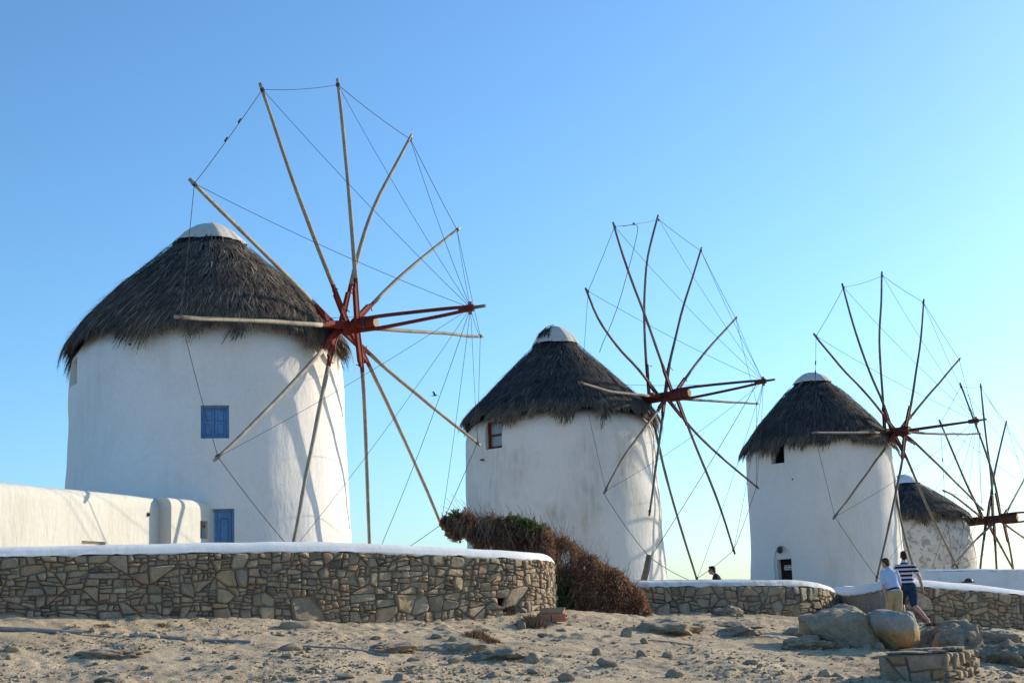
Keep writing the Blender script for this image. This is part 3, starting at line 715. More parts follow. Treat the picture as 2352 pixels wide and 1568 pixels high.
# --- first mill
m1 = Mill((-8.24, 37.4), [(3.78, 1.2), (3.70, 4.556), (3.634, 6.875), (3.58, 8.40), (3.25, 8.95)],
          [(3.66, 8.92), (3.30, 9.46), (3.03, 9.76), (2.40, 10.42), (1.57, 11.16), (.93, 11.79)],
          [(1.0, 11.73), (.93, 11.82), (.72, 12.04), (.40, 12.24), (.15, 12.32), (.02, 12.33)],
          (-3.977, 34.898, 8.778), 1.04, -.011, 1.2, 'largest white windmill with red hub and blue shuttered window', dict(wall=MT['white1'], thatch=MT['thatch1'], fringe=MT['fringe'], canvas=MT['canvas'], red=MT['red1'], pole=MT['pole1']), 3, 1.027)
p, n = m1.surf(494, 968); t = m1.opening(p, n, .34, .41, .30); shutters(m1, p, n, t, .34, .41, .20, MT['blue'], MT['bluedk'])
p, n = m1.surf(500, 1262); t = m1.opening(p, n, .40, .98, .34)
dp = empty_part('door', m1.root, p - n * .22)
for a, b, c, d in ((-.37, 0, .03, .98), (.37, 0, .03, .98), (0, .95, .34, .03)): putbox('frame', p - n * .20 + t * a + Zv * b, n, t, Zv, .05, c, d, MT['blue'], dp, .006)
for sg in (-1, 1):
    lf = putbox('door_leaf', p - n * .22 + t * sg * .168, n, t, Zv, .03, .165, .945, MT['blue'], dp, .004)
    for k in (-.5, .42):
        putbox('panel', p - n * .19 + t * sg * .168 + Zv * k, n, t, Zv, .006, .11, .34, MT['bluedk'], lf, .006); putbox('panel', p - n * .185 + t * sg * .168 + Zv * k, n, t, Zv, .010, .085, .31, MT['blue'], lf, .008)
p, n = m1.surf(168, 856); t = m1.opening(p, n, .42, .34, .30); putbox('niche_shutter', p - n * .22, n, t, Zv, .03, .40, .33, MT['canvas'], m1.root, .004)
m1.build_tower(); m1.build_roof(19000, .020, 11000, .55)
SP1 = [[(775, 734), (436, 410)], [(800, 731), (727, 560), (663, 392), (598, 190)], [(820, 724), (806, 480), (776, 181)], [(780, 728), (822, 580), (856, 478), (905, 385), (946, 310)], [(806, 730), (900, 650), (1055, 522)], [(803, 742), (1110, 773)],
       [(785, 752), (900, 860), (1103, 1023)], [(806, 757), (880, 905), (960, 1075), (1018, 1216)], [(821, 745), (838, 900), (850, 1327)], [(778, 760), (748, 860), (667, 1279)], [(788, 748), (640, 915), (492, 1060)], [(803, 742), (560, 734), (402, 728)]]
m1.wheel(SP1, ((738, 757), (862, 737)), .135, .052, .185, 3.6, .0088, knots=((0, .45), (0, .65)))
for x, y in ((300, 791), (1018, 0)):
    if y: 
        p, n = m1.surf(x, y); v, f = tube([p - n * .05, p + n * .06], [.022, .03], 7); put('wall_pin', v, f, MT['iron'], m1.root)

# --- second mill
m2 = Mill((1.65, 52.1), [(3.70, .9), (3.60, 4.884), (3.511, 7.789), (3.40, 8.15), (3.0, 8.4)],
          [(3.58, 8.50), (3.40, 8.72), (2.70, 9.38), (1.92, 10.16), (1.10, 10.97), (.81, 11.33)],
          [(.86, 11.27), (.82, 11.36), (.55, 11.68), (.35, 11.88), (.12, 11.97), (.02, 11.975)],
          (5.793, 49.259, 8.765), .970, .020, .9, 'middle windmill with stained white tower, torn canvas cap and red window frame', dict(wall=MT['white2'], thatch=MT['thatch2'], fringe=MT['fringe'], canvas=MT['canvas'], red=MT['red2'], pole=MT['pole2']), 5, 1.03)
p, n = m2.surf(1133, 998); t = m2.opening(p, n, .42, .50, .34); wi = empty_part('window', m2.root, p - n * .22)
for a, b, c, d in ((-.37, 0, .05, .50), (.37, 0, .05, .50), (0, .45, .32, .05), (0, -.45, .32, .05), (0, 0, .32, .03)): putbox('frame', p - n * .20 + t * a + Zv * b, n, t, Zv, .05, c, d, MT['red2'], wi, .006)
for b in (.215, -.215): putbox('pane', p - n * .23 + Zv * b, n, t, Zv, .008, .32, .185, MT['glass'], wi)
m2.build_tower(); r2 = m2.build_roof(12500, .025, 8000, .4)
SP2 = [[(1515, 905), (1471, 852), (1415, 793), (1374, 734), (1345, 662)], [(1545, 893), (1517, 826), (1487, 739), (1456, 657), (1428, 580), (1408, 510)], [(1490, 900), (1483, 826), (1479, 716), (1482, 639), (1487, 585), (1512, 494)], [(1527, 900), (1535, 843), (1548, 793), (1569, 703), (1592, 634), (1612, 569)], [(1548, 892), (1600, 830), (1693, 727)], [(1535, 906), (1571, 917), (1742, 927)],
       [(1531, 912), (1584, 980), (1642, 1037), (1742, 1121)], [(1553, 908), (1593, 1013), (1650, 1150), (1688, 1272)], [(1491, 912), (1507, 995), (1530, 1097), (1554, 1179), (1603, 1338)], [(1529, 912), (1514, 1017), (1503, 1100), (1491, 1183)], [(1537, 908), (1470, 997), (1426, 1056), (1387, 1132)], [(1522, 908), (1474, 907), (1409, 900), (1376, 892), (1329, 876)]]
m2.wheel(SP2, ((1470, 916), (1582, 897)), .165, .047, .20, 3.45, .0095, skip_rim=(9,), knots=((1, .42),))
# loose line dangling from the rim
q = [m2.on_plane(x, y, 0) for x, y in ((1430, 520), (1448, 517), (1463, 516), (1466, 525), (1456, 572), (1440, 630), (1424, 690), (1400, 755), (1385, 785), (1377, 809))]
v, f = tube(smooth_path(q, 2), .0115, 4, False); put('dangling_line', v, f, MT['rope'], m2.root, True)
# torn patch of bare reed on the canvas cap
v, f = strands([(.84, 11.36), (.60, 11.68), (.40, 11.90), (.15, 12.02)], 900, 66, .03, False, .3, (.15, .3), c=m2.c)
k = v.reshape(-1, 8, 3); ang = np.arctan2(k[:, 0, 1] - m2.c[1], k[:, 0, 0] - m2.c[0]); keep = (np.abs(((ang - math.radians(205)) + math.pi) % (2 * math.pi) - math.pi) < .75)
kk = k[keep]; nb = len(kk); base = np.arange(nb)[:, None] * 8; fs = np.concatenate([base + np.array([[2 * j, 2 * j + 1, 2 * j + 3, 2 * j + 2]]) for j in range(3)], 0)
tag(obj('bare_reed_patch', mesh('bare_reed_patch', kk.reshape(-1, 3), fs), MT['thatch2'], r2, np.array([m2.c[0], m2.c[1], 11.3])), 'dark reed showing through the torn canvas', kind='stuff')
p, n = m2.surf(1110, 1056); v, f = tube([p, p + n * .12, p + n * .12 + np.array([.1, 0, .0])], [.03, .03, .045], 6); put('wall_pin', v, f, MT['iron'], m2.root)

# --- third mill
m3 = Mill((13.06, 60.6), [(3.36, 0.2), (3.24, 2.6), (3.175, 4.602), (3.10, 7.654), (3.02, 7.86), (2.7, 8.05)],
          [(3.22, 7.95), (2.95, 8.28), (2.48, 8.91), (1.84, 9.60), (1.24, 10.25), (.76, 10.72)],
          [(.82, 10.66), (.76, 10.76), (.60, 10.92), (.34, 11.08), (.12, 11.14), (.02, 11.145)],
          (15.991, 57.683, 8.082), .788, .012, .2, 'white windmill with small dark window and arched doorway right of centre', dict(wall=MT['white3'], thatch=MT['thatch2'], fringe=MT['fringe'], canvas=MT['canvas'], red=MT['red2'], pole=MT['pole2']), 8)
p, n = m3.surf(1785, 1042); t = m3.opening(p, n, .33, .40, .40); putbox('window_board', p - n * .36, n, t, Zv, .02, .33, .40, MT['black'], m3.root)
p, n = m3.surf(1797, 1286); m3.arch(p, n, .44, .60, .12); t = m3.opening(p - Zv * 1.1, n, .36, 1.15, .50)
dd = putbox('door', p - n * .40 - Zv * 1.1, n, t, Zv, .03, .36, 1.15, MT['door'], m3.root, .005)
for k in (-.24, -.12, 0, .12, .24): putbox('plank', p - n * .365 - Zv * 1.1 + t * k, n, t, Zv, .006, .055, 1.12, MT['door'], dd, .004)
# the sign on the door
sp_ = p - n * .335 + t * .035 - Zv * .30
sg_ = putbox('door_sign', sp_, n, t, Zv, .008, .20, .10, MT['sign'], dd, .003)
def lettering(txt, c, size, parent):
    cu = bpy.data.curves.new('lettering', 'FONT'); cu.body = txt; cu.size = size; cu.align_x = 'CENTER'; cu.align_y = 'CENTER'; cu.extrude = .002; cu.offset = .003; cu.space_character = 1.05
    o = bpy.data.objects.new('lettering', cu); COL.objects.link(o); cu.materials.append(MT['black'])
    o.parent = parent; R = Matrix((V(t), V(Zv), V(n))).transposed().to_4x4(); o.matrix_world = Matrix.Translation(V(c)) @ R
    bpy.context.view_layer.update()
    me = bpy.data.meshes.new_from_object(o.evaluated_get(bpy.context.evaluated_depsgraph_get())); q = bpy.data.objects.new('lettering', me); COL.objects.link(q); q.parent = parent
    q.matrix_basis = Matrix.Translation(V(c) - V(parent['_w'])) @ R; bpy.data.objects.remove(o); return q
dd['_w'] = [float(q) for q in (p - n * .40 - Zv * 1.1)]
l1 = lettering('NO ENTRY', sp_ + n * .010 + Zv * .048, .082, dd); l2 = lettering('PRIVATE', sp_ + n * .010 - Zv * .045, .082, dd)
# lamp above the door
lc = p + Zv * .42 - t * .05 + n * .06; v, f = lathe((lc[0], lc[1]), [(.03, lc[2] - .14), (.10, lc[2] - .09), (.12, lc[2]), (.10, lc[2] + .09), (.04, lc[2] + .14)], 14); la = put('door_lamp', v, f, MT['iron'], m3.root, True)
v, f = tube([lc - n * .22 + Zv * .1, lc + Zv * .12], [.02, .02], 6); put('lamp_bracket', v, f, MT['iron'], la)
m3.build_tower(); m3.build_roof(11000, .028, 7500, .4)
SP3 = [[(2060, 988), (1988, 900), (1938, 850), (1903, 809), (1869, 766)], [(2050, 990), (2030, 927), (2002, 867), (1977, 800), (1955, 732), (1934, 651)], [(2033, 992), (2027, 900), (2021, 823), (2019, 768), (2024, 696), (2026, 624)], [(2080, 988), (2096, 913), (2105, 847), (2115, 790), (2122, 687)], [(2068, 989), (2079, 971), (2206, 822)], [(2075, 990), (2140, 997), (2253, 996)],
       [(2064, 990), (2086, 1001), (2150, 1062), (2259, 1171)], [(2053, 991), (2077, 1038), (2102, 1097), (2133, 1172), (2202, 1308)], [(2035, 993), (2046, 1063), (2070, 1212), (2121, 1373)], [(2080, 988), (2077, 1038), (2046, 1187), (2012, 1334)], [(2062, 990), (2008, 1063), (1987, 1094), (1914, 1192)], [(2050, 991), (1969, 993), (1865, 993)]]
m3.wheel(SP3, ((2016, 1001), (2089, 984)), .19, .050, .20, 3.35, .0105, two_arm=False, knots=((11, .62), (11, .72)))
p, n = m3.surf(1821, 1100); v, f = tube([p - n * .05, p + n * .05], [.03, .035], 7); put('wall_pin', v, f, MT['iron'], m3.root)

# --- fourth mill
m4 = Mill((19.6, 71.5), [(3.32, -2.0), (3.146, 3.887), (2.98, 4.8), (2.7, 5.15)],
          [(3.02, 5.28), (2.62, 5.62), (2.10, 6.03), (1.55, 6.42), (1.12, 6.73), (.80, 6.95)],
          [(.86, 6.94), (.80, 7.02), (.62, 7.20), (.32, 7.38), (.12, 7.43), (.02, 7.435)],
          (23.052, 69.011, 4.842), .946, .025, -2.0, 'farthest windmill with peeling grey plaster, partly hidden at the right edge', dict(wall=MT['white4'], thatch=MT['thatch2'], fringe=MT['fringe'], canvas=MT['canvas_b'], red=MT['brownpaint'], pole=MT['pole2']), 12)
m4.build_tower(); m4.build_roof(7500, .034, 5500, .3)
SP4 = [[(2262, 1196), (2235, 1144), (2211, 1091), (2176, 1007), (2157, 964)], [(2298, 1180), (2285, 1106), (2273, 1063), (2251, 1001), (2205, 879)], [(2281, 1190), (2278, 1100), (2264, 1001), (2252, 881)], [(2268, 1192), (2282, 1091), (2312, 967)], [(2302, 1176), (2354, 1098)], [(2290, 1182), (2379, 1254)], [(2266, 1192), (2310, 1275), (2378, 1399)], [(2302, 1178), (2325, 1280), (2351, 1499)], [(2282, 1185), (2288, 1290), (2301, 1523)], [(2266, 1192), (2252, 1290), (2241, 1454)], [(2290, 1182), (2240, 1240), (2186, 1303)], [(2262, 1194), (2198, 1141), (2166, 1126)]]
m4.wheel(SP4, ((2222, 1181), (2334, 1169)), .20, .054, .20, 3.6, .011, knots=((11, .45),))

# --- small white house leaning against the first mill
def house():
    B = at(367, 1135, 32.3); A = B - np.array([.326, .945, 0]) * 7.5
    d = np.array([B[0] - A[0], B[1] - A[1], 0]); d /= np.linalg.norm(d); n = np.array([d[1], -d[0], 0]); zt = 4.40; zb = 1.0
    root = empty('white_house', (B[0], B[1], zb), 'low white flat-roofed outbuilding with rounded edges left of the largest windmill', 'house')
    def slab(name, s0, s1, front, depth, top, rnd, endr):
        """rounded-edge wall block from s0 to s1 along d"""
        prof = [(front, zb)] + [(front - rnd * .72 + rnd * .72 * math.cos(q), top - rnd + rnd * math.sin(q)) for q in np.linspace(0, math.pi / 2, 7)] + [(front - depth * .6, top + .02), (front - depth, top), (front - depth, zb)]
        st = np.linspace(s0, s1, max(int((s1 - s0) / .12), 8)); vs = []
        for s_ in st:
            k = max(0.0, 1 - (s1 - s_) / endr) if endr else 0; lower = endr * .75 * (1 - math.sqrt(max(0, 1 - k * k))) if endr else 0; inn = .35 * lower
            for a, b in prof:
                bb = min(b, top - lower + (b - top) * (1 - .5 * k)) if b > zb else b
                vs.append(np.array([B[0], B[1], 0]) + d * s_ + n * (min(a, front - inn)) + np.array([0, 0, bb]))
        v = np.array(vs); dn = .016 * fbm(v, 1.1, 3, 5); v = v + n[None] * dn[:, None]; v[:, 2] += np.where(v[:, 2] > zb + .5, .014 * fbm(v, .9, 2, 8), 0)
        m = len(prof); L = len(st); idx = np.arange(L * m).reshape(L, m)
        fs = [(idx[i, j], idx[i, j + 1], idx[i + 1, j + 1], idx[i + 1, j]) for i in range(L - 1) for j in range(m - 1)] + [tuple(idx[0]), tuple(idx[-1][::-1])]
        me = mesh(name, v, fs, True); fixn(me); o = obj(name, me, MT['whiteh'], root, np.array([B[0], B[1], zb]) + d * s0)
        try: me.set_sharp_from_angle(angle=math.radians(50))
        except Exception: pass
        return o
    mw = slab('main_wall', -6.4, .25, 0, 3.0, zt, .30, 0); 
    blk = slab('end_block', 0.0, 2.5, .31, 2.2, zt - .01, .24, .8)
    # vent, little window niche with blue shutter, low opening
    def on(x, y, off):
        r_ = ray(x, y); q = np.array([B[0], B[1], 0]) + n * off; return EYE + r_ * (((q - EYE) @ n) / (r_ @ n))
    c = on(340, 1181, 0.0); v, f = tube([c - n * .06, c + n * .02], [.052, .052], 16); vt = put('vent', v, f, MT['iron'], root); v, f = tube([c - n * .0, c + n * .028], [.040, .038], 12); put('vent_grille', v, f, MT['black'], vt)
    def cut(o, c, hn, hd, hz):
        cv, cf = box(c, n, d, Zv, hn, hd, hz); cm = mesh('cutter', cv, cf); fixn(cm); co = bpy.data.objects.new('cutter', cm); COL.objects.link(co)
        md = o.modifiers.new('cut', 'BOOLEAN'); md.operation = 'DIFFERENCE'; md.solver = 'EXACT'; md.object = co; bpy.context.view_layer.update()
        nm = bpy.data.meshes.new_from_object(o.evaluated_get(bpy.context.evaluated_depsgraph_get())); o.modifiers.clear(); o.data = nm; bpy.data.objects.remove(co)
        nm.set_sharp_from_angle(angle=math.radians(40))
    c = on(468, 1216, .31); cut(blk, c, .22, .17, .21); wz = empty_part('window', root, c)
    putbox('shutter', c - n * .19, n, d, Zv, .02, .165, .205, MT['blue'], wz, .004); putbox('frame', c - n * .165 , n, d, Zv, .012, .02, .205, MT['blue'], wz, .004)
    v, f = tube([c + d * .15 - n * .08 + Zv * .06, c + d * .15 - n * .08 + Zv * .12], [.018, .018], 6); put('shutter_catch', v, f, MT['iron'], wz)
    c = on(215, 1252, 0.0); cut(mw, c, .10, .42, .09)
house()

# ------------------------------------------------------------------ rocks
def rock_mesh(name, size, seed, planes=10, sub=3, rough=.06, flat=.0):
    """faceted boulder: icosphere trimmed by random planes, then roughened"""
    rg = np.random.default_rng(seed); bm = bmesh.new(); bmesh.ops.create_icosphere(bm, subdivisions=sub, radius=1.0)
    v = np.array([q.co[:] for q in bm.verts])
    for _ in range(planes):
        nn = rg.normal(0, 1, 3); nn /= np.linalg.norm(nn); h = rg.uniform(.55, .88); d = v @ nn
        v = v - np.where(d > h, d - h, 0)[:, None] * nn[None] * .95
    if flat: v[:, 2] = np.where(v[:, 2] > flat, flat + (v[:, 2] - flat) * .15, v[:, 2])
    nrm = v / (np.linalg.norm(v, axis=1, keepdims=True) + 1e-9)
    v = v + nrm * (rough * fbm(v + seed * 3.3, 1.7, 4, seed) + rough * .35 * fbm(v + seed, 6.0, 3, seed + 2))[:, None]
    v = v * np.array(size)[None] * .5
    for q, c in zip(bm.verts, v): q.co = c
    me = bpy.data.meshes.new(name); bm.to_mesh(me); bm.free()
    me.polygons.foreach_set('use_smooth', np.ones(len(me.polygons), bool)); me.set_sharp_from_angle(angle=math.radians(32)); return me
def rock_at(name, x, y, wpx, hpx, label, cat='rock', mat=None, seed=0, depth=None, planes=10, rough=.06, flat=0, sink=.3, group=None, rz=None, d=None, sub=3):
    """place a rock whose base meets the ground at photo pixel x, y"""
    P3 = ghit(x, y) if d is None else at(x, y, d); k = F / np.linalg.norm(P3 - EYE)
    w, h = wpx / k, hpx / k; dp = depth if depth else w * .75
    me = rock_mesh(name, (w, dp, h * (1 + sink) * 1.05), seed + 100, planes, sub, rough, flat)
    o = bpy.data.objects.new(name, me); COL.objects.link(o); me.materials.append(mat or MT['granite'])
    o.location = V(P3 + np.array([0, dp * .35, h * .5 - h * sink * .5])); o.rotation_euler = (0, 0, rz if rz is not None else (seed * 1.7) % .8 - .4)
    return tag(o, label, cat, group)
G = 'loose rocks on the sandy slope'
def boulder(name, label, d, rows, mats, seed, depth, group):
    """boulder lofted through outlines: rows of (y, x left, x right, forward offset, depth scale) up the photo outline"""
    n = 28; vs = []; rg = np.random.default_rng(seed)
    for y, xl, xr, fo, ds in rows:
        a, b = at(xl, y, d), at(xr, y, d); c = (a + b) / 2; hw = np.linalg.norm(b - a) / 2
        for k in range(n):
            t = 2 * math.pi * k / n; cs, sn = math.cos(t), math.sin(t); e = .55
            vs.append(c + np.array([np.sign(cs) * abs(cs) ** e * hw, np.sign(sn) * abs(sn) ** e * depth * ds * .5 + fo, 0]))
    m = len(rows); v = np.array(vs); fs = [(k * n + j, k * n + (j + 1) % n, (k + 1) * n + (j + 1) % n, (k + 1) * n + j) for k in range(m - 1) for j in range(n)] + [tuple(range(n))[::-1], tuple((m - 1) * n + j for j in range(n))]
    me = mesh(name, v, fs, True); bm = bmesh.new(); bm.from_mesh(me); bmesh.ops.recalc_face_normals(bm, faces=bm.faces)
    bmesh.ops.triangulate(bm, faces=[f for f in bm.faces if len(f.verts) > 4]); bmesh.ops.subdivide_edges(bm, edges=bm.edges[:], cuts=2, use_grid_fill=True)
    bmesh.ops.smooth_vert(bm, verts=bm.verts[:], factor=.5, use_axis_x=True, use_axis_y=True, use_axis_z=True)
    bm.normal_update(); P3 = np.array([q.co[:] for q in bm.verts]); N = np.array([q.normal[:] for q in bm.verts])
    ce = P3.mean(0); ex_ = P3.max(0) - P3.min(0)
    for k in range(18):
        nn = rg.normal(0, 1, 3) / ex_; nn /= np.linalg.norm(nn); pr_ = (P3 - ce) @ nn; h = pr_.max() * rg.uniform(.84, .97); P3 = P3 - np.where(pr_ > h, pr_ - h, 0)[:, None] * nn[None] * .9
    P3 = P3 + N * (.065 * fbm(P3, 1.9, 4, seed) - .05 * np.clip(.12 - np.abs(vnoise(P3, 1.5, seed + 9)), 0, 1) / .12 + .022 * fbm(P3, 7., 3, seed + 4))[:, None]
    for q, c in zip(bm.verts, P3): q.co = c
    bm.to_mesh(me); bm.free(); me.polygons.foreach_set('use_smooth', np.ones(len(me.polygons), bool)); me.set_sharp_from_angle(angle=math.radians(22))
    o = obj(name, me, mats, None, np.array([P3[:, 0].mean(), P3[:, 1].mean(), P3[:, 2].min()])); return tag(o, label, 'boulder', group)
def stained_granite():
    m, nt, p = newmat('granite_with_rust', .92, .2); vec = coord(nt, 'World')
    n = noise(nt, vec, 2.6, 6, .7); n3 = noise(nt, vec, 80., 2, .5)
    c = ramp(nt, n, [(.3, (.25, .24, .225)), (.6, (.34, .315, .275))])
    sep = nt.nodes.new('ShaderNodeSeparateXYZ'); nt.links.new(coord(nt, 'Object'), sep.inputs[0]); ad = nt.nodes.new('ShaderNodeMath'); ad.operation = 'MULTIPLY_ADD'; nt.links.new(n, ad.inputs[0]); ad.inputs[1].default_value = .35; nt.links.new(sep.outputs[2], ad.inputs[2])
    c = mixc(nt, ramp(nt, ad.outputs[0], [(.58, (1, 1, 1)), (.64, (0, 0, 0))]), c, ramp(nt, n, [(.3, (.32, .18, .08)), (.65, (.46, .29, .14))]))
    c = mixc(nt, 1.0, c, ramp(nt, n3, [(.3, (.65,) * 3), (.7, (1.3,) * 3)]), 'MULTIPLY'); nt.links.new(c, p.inputs['Base Color'])
    b = bump(nt, noise(nt, vec, 8., 6, .7), .6, .05); b = bump(nt, n3, .5, .012, b); nt.links.new(b, p.inputs['Normal']); return m
MT['granite_rust'] = stained_granite()
boulder('boulder', 'long grey granite boulder, left of the two big ones before the men', 30.0,
        [(1514, 1960, 2020, .1, .7), (1498, 1930, 2022, .1, .85), (1478, 1896, 2022, .12, .95), (1460, 1866, 2018, .14, 1.0), (1446, 1846, 2012, .15, 1.0), (1434, 1834, 2008, .15, 1.0), (1422, 1826, 2002, .15, 1.0), (1411, 1842, 1996, .18, .95), (1400, 1872, 1974, .2, .8), (1392, 1902, 1956, .2, .6), (1388, 1925, 1944, .2, .35)], MT['granite'], 4, 1.5, 'two big boulders')
boulder('boulder', 'blocky grey boulder with rust brown lower half in front of the men', 29.6,
        [(1496, 2030, 2078, .12, .7), (1484, 2026, 2094, .08, .85), (1470, 2016, 2106, .03, 1.0), (1452, 2006, 2110, 0, 1.05), (1432, 1998, 2106, .02, 1.1), (1416, 1995, 2098, .05, 1.1), (1407, 1998, 2090, .08, 1.05), (1403, 2004, 2084, .1, .95)], MT['granite_rust'], 9, 1.1, 'two big boulders')
rock_at('cobble', 1993, 1494, 19, 15, 'rounded grey cobble, left of two at the foot of the rust stained boulder', mat=MT['granite'], seed=1, planes=3, rough=.03, d=29.0, group='cobbles')
rock_at('cobble', 2022, 1494, 21, 18, 'rounded grey cobble, right of two at the foot of the rust stained boulder', mat=MT['granite'], seed=2, planes=3, rough=.03, d=28.95, group='cobbles')
# low bedrock outcrops
for i, (x, y, w, h, dp, lab) in enumerate([
    (1540, 1455, 190, 30, 1.9, 'low wavy grey bedrock hump in the sand below the curved stone wall'), (1690, 1462, 150, 24, 1.6, 'flat bedrock swell right of the wavy hump below the curved wall'),
    (1671, 1414, 84, 18, .8, 'pale bedrock hump at the foot of the curved stone wall'), (1830, 1462, 84, 21, .7, 'flat oval slab left of the long grey boulder'),
    (1850, 1490, 150, 24, 1.2, 'low sandy outcrop below the long grey boulder'), (1925, 1487, 95, 34, 1.0, 'rounded ledge of rock under the long grey boulder'),
    (880, 1496, 140, 24, 1.1, 'low grey outcrop right of the half buried pipes'), (1035, 1503, 150, 26, 1.2, 'broad grey outcrop in the middle of the sandy slope'),
    (1150, 1512, 130, 22, 1.0, 'flat outcrop trailing right of the broad grey one'), (250, 1512, 190, 20, 1.0, 'long low crumbling outcrop in the left foreground'),
    (1700, 1440, 130, 12, 1.2, 'thin bedrock ledge between the bush and the long boulder'), (2330, 1545, 60, 12, .6, 'small flat outcrop at the lower right edge')]):
    rock_at('rock_outcrop', x, y, w, h, lab, 'outcrop', MT['granite'], 20 + i, dp, 9, .24, 0, .9, 'bedrock outcrops', rz=((i * 7) % 5 - 2) * .08, sub=5)
# bank of rock in front of the right wall
for i, (x, y, w, h, dp, lab) in enumerate([(2150, 1492, 130, 62, 1.6, 'rough rock bank right of the rust stained boulder'), (2235, 1512, 150, 64, 1.8, 'steep streaked rock bank below the shaded stone wall'), (2325, 1526, 150, 60, 1.9, 'rock bank running out of the right edge'), (2200, 1466, 150, 34, 1.6, 'upper shelf of the rock bank with dry grass'), (2310, 1482, 130, 28, 1.5, 'flat upper ledge of the bank at the right edge')]):
    rock_at('rock_bank', x, y, w, h, lab, 'outcrop', MT['granite'], 50 + i, dp, 12, .30, 0, .8, 'rock bank under the right wall', rz=.15 * i - .3, sub=5)
RK = [(677, 1446, 88, 27, 'large pale flat-topped rock near the long stone wall'), (637, 1417, 32, 14, 'small pale rock against the long wall behind the large flat rock'), (750, 1424, 34, 14, 'small grey rock at the wall foot right of the large flat rock'), (516, 1411, 26, 10, 'pale stone at the foot of the long wall, left part'),
      (1440, 1463, 32, 22, 'white angular stone on the sand below the brown bush'), (1481, 1478, 24, 13, 'dark angular stone right of the white stone'), (1477, 1508, 29, 17, 'grey block-shaped stone, left of a pair on open sand'), (1533, 1510, 30, 15, 'tan block-shaped stone, right of a pair on open sand'),
      (1624, 1504, 20, 4, 'thin flat slab lying on open sand'), (1634, 1523, 22, 7, 'small wedge stone below the thin slab'), (1728, 1526, 36, 12, 'flat brown stone beside the small tan stone at right'), (1746, 1532, 15, 9, 'small tan stone right of the flat brown one'), (1800, 1520, 17, 11, 'lone dark stone left of the stone plinth'),
      (1552, 1556, 44, 20, 'brown slab at the bottom edge, right of centre'), (1395, 1532, 54, 22, 'rounded grey rock near the bottom, right of centre'), (1373, 1505, 30, 17, 'small pale rock above the rounded grey one'), (1232, 1547, 50, 18, 'grey rock at the bottom centre'), (1222, 1521, 40, 20, 'dark pointed rock right of centre foreground'), (1300, 1566, 44, 20, 'pale sharp rock on the bottom edge'),
      (1041, 1524, 36, 13, 'pale triangular rock in mid foreground'), (950, 1518, 32, 10, 'flat brown stone left of the pale triangular rock'), (663, 1494, 58, 17, 'long dark rock beside the broken pipe end'), (657, 1510, 34, 10, 'brown stone below the long dark rock'), (797, 1558, 52, 14, 'dark low rock near the bottom, left of centre'), (920, 1564, 50, 18, 'grey rock touching the bottom edge, left of centre'),
      (1196, 1444, 24, 20, 'upright dark stone beside the dry grass tuft'), (1292, 1450, 30, 9, 'flat stone right of the red bricks'), (1250, 1462, 40, 12, 'low grey rock below the red bricks'), (863, 1470, 26, 10, 'small pale pyramid stone in mid slope'), (1000, 1466, 34, 12, 'tan rock in mid slope left of the orange grass'), (1040, 1473, 26, 12, 'tan wedge rock beside the orange grass'),
      (20, 1498, 44, 13, 'brown rock at the far left edge'), (536, 1538, 28, 10, 'dark small stone alone in the left foreground'), (236, 1548, 32, 10, 'small grey pyramid stone in the left foreground'), (240, 1566, 60, 12, 'flat grey stone on the bottom edge at left'), (430, 1516, 30, 10, 'low brown stone in the left foreground middle'), (300, 1425, 36, 8, 'flat rubble stone near the long wall at left'), (1900, 1555, 40, 16, 'rounded rock left of the plinth foot'), (1130, 1556, 36, 14, 'grey stone by the bottom edge, centre'), (330, 1536, 24, 8, 'tiny grey stone left foreground above the bottom edge')]
for i, (x, y, w, h, lab) in enumerate(RK):
    rock_at('rock', x, y, w, h, lab, mat=(MT['granite'], MT['stone'], MT['granite'])[i % 3], seed=200 + i, planes=13, rough=.08, group=G, flat=.45 if w > 80 else 0)
